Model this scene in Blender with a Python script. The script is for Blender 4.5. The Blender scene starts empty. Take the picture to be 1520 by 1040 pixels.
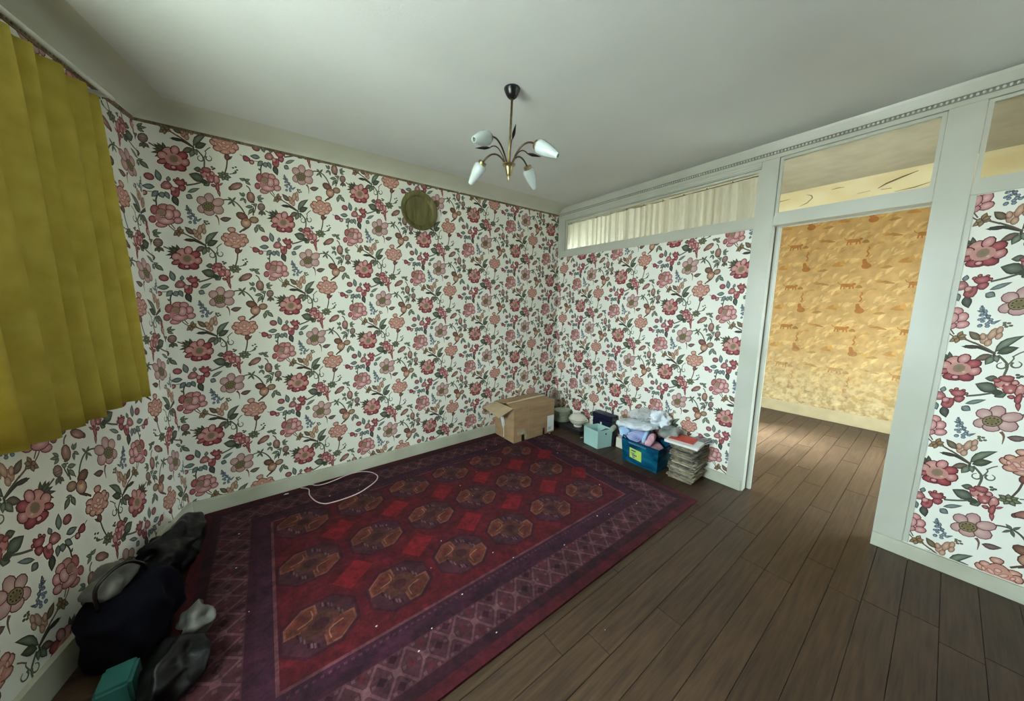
import bpy, bmesh, math, random
import numpy as np
from mathutils import Matrix, Vector, noise
random.seed(7)
R = math.radians
scn = bpy.context.scene
COL = scn.collection

# ------------------------------------------------------------------ camera
cam = bpy.data.cameras.new('camera')
camo = bpy.data.objects.new('camera', cam); COL.objects.link(camo)
CR = Vector((0.79988674, -0.60012509, 0.00557498)); CU = Vector((0.08258301, 0.11926357, 0.98942218)); CF = Vector((0.59444196, 0.79096529, -0.14495748))
CP = Vector((-2.94122, -2.97429, 1.484))
camo.matrix_world = Matrix(((CR.x, CU.x, -CF.x, CP.x), (CR.y, CU.y, -CF.y, CP.y), (CR.z, CU.z, -CF.z, CP.z), (0, 0, 0, 1)))
cam.sensor_width = 36; cam.sensor_fit = 'HORIZONTAL'; cam.lens = 36*483.53/1520; cam.clip_start = 0.02
scn.camera = camo

# ------------------------------------------------------------------ light and exposure
world = bpy.data.worlds.new('sky'); scn.world = world; world.use_nodes = True
wn = world.node_tree.nodes; wl = world.node_tree.links
bg = wn['Background']
wtc = wn.new('ShaderNodeTexCoord'); wsx = wn.new('ShaderNodeSeparateXYZ'); wr = wn.new('ShaderNodeValToRGB')
wl.new(wtc.outputs['Generated'], wsx.inputs[0])
wmr = wn.new('ShaderNodeMapRange'); wmr.inputs[1].default_value = -1; wmr.inputs[2].default_value = 1
wl.new(wsx.outputs[2], wmr.inputs[0]); wl.new(wmr.outputs[0], wr.inputs[0]); wl.new(wr.outputs[0], bg.inputs[0])
wr.color_ramp.elements[0].position = 0.44; wr.color_ramp.elements[0].color = (0.44, 0.46, 0.49, 1)
wr.color_ramp.elements[1].position = 0.54; wr.color_ramp.elements[1].color = (0.86, 0.97, 1.12, 1)
SKY = 14.0
bg.inputs[1].default_value = SKY
scn.view_settings.view_transform = 'Standard'; scn.view_settings.look = 'None'
scn.view_settings.gamma = 1; scn.view_settings.use_curve_mapping = False
scn.view_settings.exposure = 1.95

def portal(name, loc, direction, sx, sy):
    l = bpy.data.lights.new(name, 'AREA'); l.shape = 'RECTANGLE'; l.size = sx; l.size_y = sy; l.cycles.is_portal = True
    o = bpy.data.objects.new(name, l); COL.objects.link(o); o.location = loc
    o.rotation_euler = Vector(direction).to_track_quat('-Z', 'Z').to_euler(); return o

# window wall frame: corner P0, direction D along it, N into the room
P0 = Vector((-3.47, 0, 0)); D = Vector((-0.22495, -0.97437, 0)); N = Vector((0.97437, -0.22495, 0))
def WC(s, n, z): return tuple(P0 + D*s + N*n + Vector((0, 0, z)))
WS0, WS1, WZ0, WZ1 = 1.32, 2.72, 0.92, 2.32
portal('daylight_portal', WC((WS0+WS1)/2, -0.40, (WZ0+WZ1)/2), N, WS1-WS0, WZ1-WZ0)
FW = (1.0, 1.95, 0.14, 2.15)   # far room window x0 x1 z0 z1 in the wall y = -4.0
FY = -3.5
portal('daylight_portal', ((FW[0]+FW[1])/2, FY-0.21, (FW[2]+FW[3])/2), (0, 1, 0), FW[1]-FW[0], FW[3]-FW[2])
portal('daylight_portal', (0.535, 0.21, 1.16), (0, -1, 0), 0.83, 2.08)
sun = bpy.data.lights.new('sun', 'SUN'); sun.energy = 26.0; sun.angle = R(13); sun.color = (0.86, 0.95, 1.08)
so = bpy.data.objects.new('sun', sun); COL.objects.link(so); so.location = (0, 6, 6); so.rotation_euler = Vector((0.46, -1, -0.85)).to_track_quat('-Z', 'Z').to_euler()
bpy.context.view_layer.update()

# ------------------------------------------------------------------ helpers
def lin(c):
    return tuple((x/255/12.92 if x/255 <= 0.04045 else ((x/255+0.055)/1.055)**2.4) for x in c)
def mat(name, c, rough=0.6, metal=0.0, c2=None, scale=8, detail=4, bump=0.0, bscale=60, stretch=None, coat=0, spec=0.5, contrast=(0.35, 0.65), trans=0):
    m = bpy.data.materials.new(name); m.use_nodes = True
    nt = m.node_tree; n = nt.nodes; l = nt.links; b = n['Principled BSDF']
    b.inputs['Roughness'].default_value = rough; b.inputs['Metallic'].default_value = metal
    b.inputs['Coat Weight'].default_value = coat; b.inputs['Specular IOR Level'].default_value = spec
    c = lin(c); c2 = lin(c2) if c2 else tuple(x*0.86 for x in c)
    tc = n.new('ShaderNodeTexCoord'); mp = n.new('ShaderNodeMapping'); l.new(tc.outputs['Object'], mp.inputs[0])
    if stretch: mp.inputs['Scale'].default_value = stretch
    nz = n.new('ShaderNodeTexNoise'); nz.inputs['Scale'].default_value = scale; nz.inputs['Detail'].default_value = detail
    l.new(mp.outputs[0], nz.inputs['Vector'])
    rp = n.new('ShaderNodeValToRGB'); rp.color_ramp.elements[0].position = contrast[0]; rp.color_ramp.elements[1].position = contrast[1]
    rp.color_ramp.elements[0].color = (*c2, 1); rp.color_ramp.elements[1].color = (*c, 1)
    l.new(nz.outputs[0], rp.inputs[0]); l.new(rp.outputs[0], b.inputs['Base Color'])
    if bump:
        n2 = n.new('ShaderNodeTexNoise'); n2.inputs['Scale'].default_value = bscale; n2.inputs['Detail'].default_value = 3
        l.new(mp.outputs[0], n2.inputs['Vector'])
        bp = n.new('ShaderNodeBump'); bp.inputs['Strength'].default_value = bump; bp.inputs['Distance'].default_value = 0.01
        l.new(n2.outputs[0], bp.inputs['Height']); l.new(bp.outputs[0], b.inputs['Normal'])
    if trans:
        ts = n.new('ShaderNodeBsdfTranslucent'); mx = n.new('ShaderNodeMixShader'); mx.inputs[0].default_value = trans
        l.new(rp.outputs[0], ts.inputs[0]); l.new(b.outputs[0], mx.inputs[1]); l.new(ts.outputs[0], mx.inputs[2])
        l.new(mx.outputs[0], n['Material Output'].inputs[0])
    return m
def glass_mat(name, tint=(235, 240, 235), gl=0.08):
    m = bpy.data.materials.new(name); m.use_nodes = True; nt = m.node_tree; n = nt.nodes; l = nt.links
    n.remove(n['Principled BSDF'])
    t = n.new('ShaderNodeBsdfTransparent'); g = n.new('ShaderNodeBsdfGlossy'); mx = n.new('ShaderNodeMixShader')
    fr = n.new('ShaderNodeFresnel'); ge = n.new('ShaderNodeNewGeometry'); mi = n.new('ShaderNodeMath'); mi.operation = 'MULTIPLY_ADD'
    mi.inputs[1].default_value = -0.449; mi.inputs[2].default_value = 1.45; l.new(ge.outputs['Backfacing'], mi.inputs[0]); l.new(mi.outputs[0], fr.inputs[0])
    t.inputs[0].default_value = (*lin(tint), 1); g.inputs['Roughness'].default_value = 0.03
    l.new(fr.outputs[0], mx.inputs[0]); l.new(t.outputs[0], mx.inputs[1]); l.new(g.outputs[0], mx.inputs[2])
    l.new(mx.outputs[0], n['Material Output'].inputs[0]); return m
def film_mat(name, c, opacity=0.4):
    m = mat(name, c, rough=0.25, bump=0.6, bscale=25, spec=0.8); n = m.node_tree.nodes; l = m.node_tree.links
    t = n.new('ShaderNodeBsdfTransparent'); mx = n.new('ShaderNodeMixShader'); mx.inputs[0].default_value = opacity
    l.new(t.outputs[0], mx.inputs[1]); l.new(n['Principled BSDF'].outputs[0], mx.inputs[2])
    l.new(mx.outputs[0], n['Material Output'].inputs[0]); return m

class MB:
    def __init__(s): s.v = []; s.f = []
    def add(s, v, f):
        b = len(s.v); s.v += [tuple(x) for x in v]; s.f += [tuple(i+b for i in q) for q in f]; return s
    def box(s, a, b, T=None):
        x0, y0, z0 = a; x1, y1, z1 = b
        v = [(x0,y0,z0),(x1,y0,z0),(x1,y1,z0),(x0,y1,z0),(x0,y0,z1),(x1,y0,z1),(x1,y1,z1),(x0,y1,z1)]
        if T: v = [T(*p) for p in v]
        return s.add(v, [(0,3,2,1),(4,5,6,7),(0,1,5,4),(1,2,6,5),(2,3,7,6),(3,0,4,7)])
    def lathe(s, prof, seg=24, c=(0,0,0), M=None, cap=True):
        v = []; k = len(prof)
        for i in range(seg):
            a = 2*math.pi*i/seg
            for r, z in prof: v.append(Vector((r*math.cos(a), r*math.sin(a), z)))
        f = [(i*k+j, ((i+1)%seg)*k+j, ((i+1)%seg)*k+j+1, i*k+j+1) for i in range(seg) for j in range(k-1)]
        if cap:
            f.append(tuple(i*k for i in reversed(range(seg)))); f.append(tuple(i*k+k-1 for i in range(seg)))
        v = [(M @ p if M else p) + Vector(c) for p in v]
        return s.add(v, f)
    def tube(s, pts, r, seg=8, closed=False):
        pts = [Vector(p) for p in pts]; n = len(pts); v = []
        rr = r if isinstance(r, (list, tuple)) else [r]*n
        prev = None
        for i, p in enumerate(pts):
            t = (pts[(i+1) % n]-pts[i-1]) if closed else (pts[min(i+1, n-1)]-pts[max(i-1, 0)])
            t.normalize()
            a = prev if prev else (Vector((0,0,1)) if abs(t.z) < .9 else Vector((1,0,0)))
            x = (a - t*a.dot(t)).normalized(); prev = x; y = t.cross(x)
            for k in range(seg):
                an = 2*math.pi*k/seg; v.append(p + (x*math.cos(an)+y*math.sin(an))*rr[i])
        m = n if closed else n-1
        f = [(i*seg+k, i*seg+(k+1)%seg, ((i+1)%n)*seg+(k+1)%seg, ((i+1)%n)*seg+k) for i in range(m) for k in range(seg)]
        if not closed: f += [tuple(reversed(range(seg))), tuple((n-1)*seg+k for k in range(seg))]
        return s.add(v, f)
    def sphere(s, c, r, seg=6, rings=4, sc=(1,1,1)):
        v = [Vector((0,0,1))]+[Vector((math.sin(math.pi*j/rings)*math.cos(2*math.pi*i/seg), math.sin(math.pi*j/rings)*math.sin(2*math.pi*i/seg), math.cos(math.pi*j/rings))) for j in range(1, rings) for i in range(seg)]+[Vector((0,0,-1))]
        f = [(0, 1+i, 1+(i+1)%seg) for i in range(seg)]
        for j in range(rings-2):
            for i in range(seg): a = 1+j*seg; f.append((a+i, a+seg+i, a+seg+(i+1)%seg, a+(i+1)%seg))
        a = 1+(rings-2)*seg; L = len(v)-1; f += [(a+i, L, a+(i+1)%seg) for i in range(seg)]
        return s.add([Vector((p.x*r*sc[0], p.y*r*sc[1], p.z*r*sc[2]))+Vector(c) for p in v], f)
    def mesh(s, name, m, smooth=False, bevel=0, solid=0, origin=None):
        me = bpy.data.meshes.new(name); o = Vector(origin) if origin else Vector()
        me.from_pydata([tuple(Vector(p)-o) for p in s.v], [], s.f); me.materials.append(m)
        bm = bmesh.new(); bm.from_mesh(me); bmesh.ops.recalc_face_normals(bm, faces=bm.faces)
        if solid: bmesh.ops.solidify(bm, geom=bm.faces[:], thickness=solid)
        if bevel: bmesh.ops.bevel(bm, geom=bm.edges[:]+bm.verts[:], offset=bevel, segments=2, affect='EDGES', clamp_overlap=True)
        bm.to_mesh(me); bm.free()
        if smooth:
            me.shade_smooth()
            if bevel or smooth == 'auto':
                me.set_sharp_from_angle(angle=R(40))
        return me
    def build(s, name, m, parent=None, smooth=False, bevel=0, solid=0, origin=None, kind=None):
        me = s.mesh(name, m, smooth, bevel, solid, origin)
        o = bpy.data.objects.new(name, me); COL.objects.link(o)
        if origin: o.location = origin
        if parent: put(o, parent)
        if kind: o['kind'] = kind
        return o
def put(o, parent):
    # geometry is modelled in world space: keep it there
    w = o.location.copy(); o.parent = parent
    o.matrix_parent_inverse = parent.matrix_basis.inverted()
    o.location = w
def thing(name, label, cat, loc=(0,0,0), group=None):
    o = bpy.data.objects.new(name, None); COL.objects.link(o); o.location = loc; o.empty_display_size = 0.05
    return tag(o, label, cat, group)
def tag(o, label, cat, group=None):
    o['label'] = label; o['category'] = cat
    if group: o['group'] = group
    return o
def struct(mb, name, m, **k): return mb.build(name, m, kind='structure', **k)

# ------------------------------------------------------------------ flat vector print (wallpaper, rug, far wallpaper)
class Print:
    def __init__(s): s.t = []; s.c = []; s.l = []; s.k = 0
    def tri(s, a, b, c, ca, cb, cc, l): s.t.append((a, b, c)); s.c.append((ca, cb, cc)); s.l.append(l+((s.k-1)%28)*0.035)
    def fan(s, pts, ctr, ccol, ecol, l):
        s.k += 1
        for i in range(len(pts)): s.tri(ctr, pts[i], pts[(i+1)%len(pts)], ccol, ecol, ecol, l)
    def blob(s, cx, cy, rx, ry=None, ang=0, ci=(225,165,160), ce=(190,110,110), line=(120,55,60), l=2, n=10, lw=5, shift=(0,0), scal=0):
        s.k += s.k % 2; ry = ry or rx; ca, sa = math.cos(R(ang)), math.sin(R(ang))
        def ring(k):
            out = []
            for i in range(n):
                a = 2*math.pi*i/n; q = 1+scal*math.cos(3*a+cx)
                x = (rx+k)*q*math.cos(a); y = (ry+k)*q*math.sin(a); out.append((cx+x*ca-y*sa, cy+x*sa+y*ca))
            return out
        if line: s.fan(ring(0), (cx, cy), lin(line), lin(line), l)
        s.fan(ring(-lw if line else 0), (cx+shift[0], cy+shift[1]), lin(ci), lin(ce), l)
    def leaf(s, x0, y0, x1, y1, w, ci=(128,140,118), ce=(92,108,90), line=(66,74,60), l=1, bend=0):
        s.k += s.k % 2; x1 += 0.22*(x1-x0); y1 += 0.22*(y1-y0)
        dx, dy = x1-x0, y1-y0; L = math.hypot(dx, dy) or 1; nx, ny = -dy/L, dx/L; w *= 1.45
        def sh(w, t0, t1):
            up = []; dn = []
            for i in range(6):
                t = t0+(t1-t0)*i/5; q = math.sin(math.pi*(i/5)**0.85)*w/2; b = bend*math.sin(math.pi*t)
                up.append((x0+dx*t+nx*(q+b), y0+dy*t+ny*(q+b))); dn.append((x0+dx*t+nx*(-q+b), y0+dy*t+ny*(-q+b)))
            return up+dn[-2:0:-1]
        c = ((x0+x1)/2+nx*bend, (y0+y1)/2+ny*bend)
        s.fan(sh(w, 0, 1), c, lin(line), lin(line), l); s.fan(sh(w*0.72, 0.07, 0.93), c, lin(ci), lin(ce), l)
    def stem(s, pts, w=5, c=(98,92,70), l=0, w1=None):
        if w > 1: w *= 1.3
        if w1 and w1 > 1: w1 *= 1.3
        P = []
        n = len(pts)
        for i in range(n-1):
            a, b, cc, d = pts[max(i-1,0)], pts[i], pts[i+1], pts[min(i+2,n-1)]
            for k in range(3 if n > 2 else 1):
                t = k/(3 if n > 2 else 1)
                P.append(tuple(0.5*(2*b[j]+(cc[j]-a[j])*t+(2*a[j]-5*b[j]+4*cc[j]-d[j])*t*t+(3*b[j]-a[j]-3*cc[j]+d[j])*t**3) for j in (0,1)))
        s.k += 1; P.append(pts[-1]); col = lin(c); w1 = w if w1 is None else w1
        L = []
        for i, p in enumerate(P):
            q0, q1 = P[max(i-1,0)], P[min(i+1,len(P)-1)]; dx, dy = q1[0]-q0[0], q1[1]-q0[1]; m = math.hypot(dx, dy) or 1
            ww = (w+(w1-w)*i/(len(P)-1))/2
            L.append(((p[0]-dy/m*ww, p[1]+dx/m*ww), (p[0]+dy/m*ww, p[1]-dx/m*ww)))
        for i in range(len(L)-1):
            (a, b), (c2, d) = L[i], L[i+1]; s.tri(a, b, d, col, col, col, l); s.tri(a, d, c2, col, col, col, l)
    def poly(s, pts, c, l=1, c2=None):
        cx = sum(p[0] for p in pts)/len(pts); cy = sum(p[1] for p in pts)/len(pts)
        s.fan(pts, (cx, cy), lin(c2 or c), lin(c), l)
    def rect(s, x0, y0, x1, y1, c, l=0):
        s.k += 1; q = lin(c); s.tri((x0,y0),(x1,y0),(x1,y1),q,q,q,l); s.tri((x0,y0),(x1,y1),(x0,y1),q,q,q,l)
    def arrays(s):
        return np.array(s.t, float), np.array(s.c, float), np.array(s.l, float)

def clip(T, C, Ly, rects):
    """keep the parts of triangles inside the given (u0,v0,u1,v1) rectangles"""
    oT, oC, oL = [], [], []
    for (u0, v0, u1, v1) in rects:
        mn = T.min(1); mx = T.max(1)
        hit = (mx[:,0] > u0) & (mn[:,0] < u1) & (mx[:,1] > v0) & (mn[:,1] < v1)
        ins = hit & (mn[:,0] >= u0) & (mx[:,0] <= u1) & (mn[:,1] >= v0) & (mx[:,1] <= v1)
        oT.append(T[ins]); oC.append(C[ins]); oL.append(Ly[ins])
        xt, xc, xl = [], [], []
        for i in np.nonzero(hit & ~ins)[0]:
            poly = [(*T[i][k], *C[i][k]) for k in range(3)]
            for ax, val, sg in ((0,u0,1),(0,u1,-1),(1,v0,1),(1,v1,-1)):
                out = []
                for k in range(len(poly)):
                    a, b = poly[k-1], poly[k]; da, db = sg*(a[ax]-val), sg*(b[ax]-val)
                    if (da >= 0) != (db >= 0):
                        t = da/(da-db); out.append(tuple(a[j]+(b[j]-a[j])*t for j in range(5)))
                    if db >= 0: out.append(b)
                poly = out
                if not poly: break
            for k in range(1, len(poly)-1):
                q = (poly[0], poly[k], poly[k+1]); xt.append([p[:2] for p in q]); xc.append([p[2:] for p in q]); xl.append(Ly[i])
        if xt: oT.append(np.array(xt)); oC.append(np.array(xc)); oL.append(np.array(xl))
    return np.concatenate(oT), np.concatenate(oC), np.concatenate(oL)

def tile(T, C, Ly, offs):
    return (np.concatenate([T+np.array(o) for o in offs]), np.concatenate([C]*len(offs)), np.concatenate([Ly]*len(offs)))

def printed(name, base_mb, base_col, T, C, Ly, to3, m, step=1e-4, **k):
    """one mesh: the solid base (single colour) plus the print lying on its face"""
    bv = np.array(base_mb.v, float).reshape(-1, 3); off = (Ly+1.5)*step
    P = to3(T[:,:,0], T[:,:,1], np.repeat(off[:,None], 3, 1))
    n3 = len(T); V = np.concatenate([bv, P.reshape(-1, 3)])
    loops, starts, tot = [], [], 0
    for f in base_mb.f: starts.append(tot); loops += list(f); tot += len(f)
    lo = np.concatenate([np.array(loops, int), np.arange(n3*3)+len(bv)])
    st = np.concatenate([np.array(starts, int), tot+np.arange(n3)*3])
    me = bpy.data.meshes.new(name)
    me.vertices.add(len(V)); me.vertices.foreach_set('co', V.ravel())
    me.loops.add(len(lo)); me.loops.foreach_set('vertex_index', lo.astype(np.int32))
    me.polygons.add(len(st)); me.polygons.foreach_set('loop_start', st.astype(np.int32))
    me.update(calc_edges=True); me.validate(); me.shade_flat()
    at = me.color_attributes.new('Col', 'BYTE_COLOR' if False else 'FLOAT_COLOR', 'CORNER')
    cols = np.ones((len(lo), 4)); cols[:tot, :3] = lin(base_col); cols[tot:, :3] = C.reshape(-1, 3)
    at.data.foreach_set('color', cols.ravel())
    me.materials.append(m)
    o = bpy.data.objects.new(name, me); COL.objects.link(o)
    for a, b in k.items(): o[a] = b
    return o
def print_mat(name, rough=0.6, nscale=6, namp=0.12, bump=0.1, bscale=400, weave=None, sheen=0, gain=1.0):
    m = bpy.data.materials.new(name); m.use_nodes = True; nt = m.node_tree; n = nt.nodes; l = nt.links; b = n['Principled BSDF']
    b.inputs['Roughness'].default_value = rough; b.inputs['Specular IOR Level'].default_value = 0.3
    b.inputs['Sheen Weight'].default_value = sheen
    at = n.new('ShaderNodeVertexColor'); at.layer_name = 'Col'
    tc = n.new('ShaderNodeTexCoord')
    nz = n.new('ShaderNodeTexNoise'); nz.inputs['Scale'].default_value = nscale; nz.inputs['Detail'].default_value = 6
    l.new(tc.outputs['Object'], nz.inputs['Vector'])
    mr = n.new('ShaderNodeMapRange'); mr.inputs[1].default_value = 0.3; mr.inputs[2].default_value = 0.7; mr.inputs[3].default_value = (1-namp)*gain; mr.inputs[4].default_value = gain
    l.new(nz.outputs[0], mr.inputs[0])
    mx = n.new('ShaderNodeMix'); mx.data_type = 'RGBA'; mx.blend_type = 'MULTIPLY'; mx.inputs[0].default_value = 1
    l.new(at.outputs[0], mx.inputs[6]); l.new(mr.outputs[0], mx.inputs[7])
    last = mx.outputs[2]
    if weave:
        n3 = n.new('ShaderNodeTexNoise'); n3.inputs['Scale'].default_value = weave; n3.inputs['Detail'].default_value = 5; n3.inputs['Roughness'].default_value = 0.7
        l.new(tc.outputs['Object'], n3.inputs['Vector'])
        m3 = n.new('ShaderNodeMapRange'); m3.inputs[1].default_value = 0.35; m3.inputs[2].default_value = 0.65; m3.inputs[3].default_value = 0.55; m3.inputs[4].default_value = 1.25
        l.new(n3.outputs[0], m3.inputs[0])
        x3 = n.new('ShaderNodeMix'); x3.data_type = 'RGBA'; x3.blend_type = 'MULTIPLY'; x3.inputs[0].default_value = 1
        l.new(last, x3.inputs[6]); l.new(m3.outputs[0], x3.inputs[7]); last = x3.outputs[2]
    l.new(last, b.inputs['Base Color'])
    n2 = n.new('ShaderNodeTexNoise'); n2.inputs['Scale'].default_value = bscale
    l.new(tc.outputs['Object'], n2.inputs['Vector'])
    bp = n.new('ShaderNodeBump'); bp.inputs['Strength'].default_value = bump; bp.inputs['Distance'].default_value = 0.003
    l.new(n2.outputs[0], bp.inputs['Height']); l.new(bp.outputs[0], b.inputs['Normal'])
    return m

# ------------------------------------------------------------------ materials
M = {}
M['ceiling'] = mat('ceiling_paint', (214,216,212), 0.55, c2=(206,208,204), scale=1.5, bump=0.05, bscale=90)
M['cove'] = mat('cove_paint', (206,206,190), 0.55, c2=(198,198,180), scale=2)
M['trim'] = mat('cream_gloss_paint', (194,195,182), 0.35, c2=(184,185,170), scale=3, bump=0.03, bscale=30)
M['reveal'] = mat('shaded_door_rebate', (120,108,88), 0.6)  # brown stands for the shade inside the doorway rebate
M['base'] = mat('baseboard_paint', (196,196,178), 0.45, c2=(176,176,156), scale=4)
M['bead'] = mat('bead_moulding', (150,132,104), 0.25, c2=(110,92,70), scale=20, spec=0.8)
M['beadback'] = mat('bead_shadow_groove', (140,138,124), 0.5)
M['paper'] = print_mat('floral_wallpaper', 0.55, nscale=2.5, namp=0.06, bump=0.12, bscale=350)
M['yellow'] = print_mat('yellow_wallpaper', 0.6, nscale=13, namp=0.3, bump=0.1, bscale=250)
M['rug'] = print_mat('rug_wool', 0.95, nscale=9, namp=0.5, bump=0.8, bscale=500, weave=30, sheen=0.0, gain=0.66)
M['sub'] = mat('floor_gap', (36,28,22), 0.9)
M['brass'] = mat('aged_brass', (168,154,112), 0.32, 0.9, c2=(110,92,52), scale=30)
M['brassdark'] = mat('dark_brass', (92,76,56), 0.35, 0.8, c2=(60,48,38), scale=40)
M['plate'] = mat('patinated_brass', (124,116,72), 0.42, 0.55, c2=(92,88,54), scale=9, bump=0.5, bscale=22, stretch=(3,1,0.6))
M['black'] = mat('black_plastic', (28,24,24), 0.25, c2=(20,18,18))
M['opal'] = mat('opal_glass', (226,236,234), 0.12, c2=(214,224,220), scale=5, trans=0.35, coat=0.5)
M['card'] = mat('brown_cardboard', (170,138,104), 0.75, c2=(152,122,90), scale=5, bump=0.08, bscale=80, stretch=(1,1,4))
M['cardin'] = mat('cardboard_inside', (182,160,128), 0.8)
M['tape'] = mat('beige_packing_tape', (232,212,180), 0.3)
M['torn'] = mat('torn_label_paper', (178,168,140), 0.8, c2=(150,128,98), scale=30)
M['white'] = mat('white_paper', (226,226,222), 0.7)
M['teal'] = mat('pale_teal_card', (176,212,204), 0.5, c2=(166,202,194), scale=4)
M['navy'] = mat('navy_box_card', (18,24,52), 0.4, c2=(12,16,38))
M['dark'] = mat('dark_leatherette', (52,46,46), 0.35, c2=(40,34,34), bump=0.2)
M['china'] = mat('cream_china', (222,216,200), 0.12, c2=(212,206,188), scale=6, coat=0.5)
M['china2'] = mat('greenish_china', (182,188,164), 0.2, c2=(168,174,150), scale=20)
M['gilt'] = mat('brown_gilt_line', (110,92,60), 0.3)
M['bin'] = mat('blue_translucent_plastic', (30,122,150), 0.2, c2=(12,66,100), scale=6, trans=0.35, stretch=(1,1,2.5))
M['binrim'] = mat('deep_blue_plastic', (14,60,92), 0.25)
M['binband'] = mat('pale_blue_plastic', (92,130,150), 0.5)  # lighter blue for the grip band
M['lime'] = mat('lime_sticker', (196,216,110), 0.45, c2=(178,204,80), scale=30)
M['limeprint'] = mat('blue_sticker_print', (40,84,130), 0.5)
M['towelw'] = mat('white_cotton', (226,230,234), 0.9, c2=(204,212,220), scale=10, bump=0.3, bscale=60)
M['towelb'] = mat('lavender_towel', (172,180,216), 0.95, c2=(140,148,196), scale=12, bump=0.4, bscale=120)
M['towelp'] = mat('pink_towel', (220,172,184), 0.95, c2=(200,150,166), scale=12, bump=0.4, bscale=120)
M['towell'] = mat('pale_blue_sheet', (176,206,232), 0.9, c2=(150,184,218), scale=10, bump=0.3)
M['towelg'] = mat('grey_green_cloth', (158,160,156), 0.8, c2=(92,98,94), scale=6, bump=0.4, bscale=40)
M['film'] = film_mat('clear_plastic_film', (228,230,228), 0.42)
M['news'] = mat('yellowed_newsprint', (178,166,140), 0.85, c2=(92,84,70), scale=18, stretch=(1,1,6), bump=0.3)
M['news2'] = mat('grey_newsprint', (136,128,112), 0.85, c2=(66,62,56), scale=24, stretch=(1,1,6), bump=0.3)
M['news3'] = mat('pale_newsprint', (206,198,176), 0.85, c2=(120,112,96), scale=14, stretch=(1,1,6), bump=0.3)
M['redmag'] = mat('red_magazine_cover', (206,70,48), 0.35, c2=(180,56,40), scale=20)
M['greymag'] = mat('grey_magazine_cover', (150,152,150), 0.3, c2=(70,70,74), scale=16, stretch=(1,5,1))
M['curtain'] = mat('yellow_curtain_cloth', (214,196,88), 0.85, c2=(200,180,72), scale=12, bump=0.2, bscale=200, trans=0.45)
M['net'] = mat('white_net_curtain', (238,226,216), 0.85, c2=(228,214,200), scale=14, trans=0.55, stretch=(1,6,1))
M['cable'] = mat('white_cable', (226,196,196), 0.4)
M['navybag'] = mat('navy_nylon', (6,6,20), 0.9, c2=(4,4,14), spec=0.15, bump=0.3, bscale=18)
M['blackbag'] = mat('black_bin_liner', (9,9,9), 0.4, c2=(5,5,5), spec=0.3, bump=0.7, bscale=14)
M['greybag'] = mat('grey_plastic_bag', (104,104,98), 0.4, c2=(70,70,66), scale=8, bump=0.7, bscale=12)
M['tealbit'] = mat('teal_plastic', (44,100,96), 0.4)
M['lint'] = mat('pale_lint', (220,214,200), 0.9)
M['glass'] = glass_mat('window_glass')
M['winpaint'] = mat('white_window_paint', (220,220,212), 0.4)
M['stone'] = mat('plain_plaster', (190,186,172), 0.8)

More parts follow.
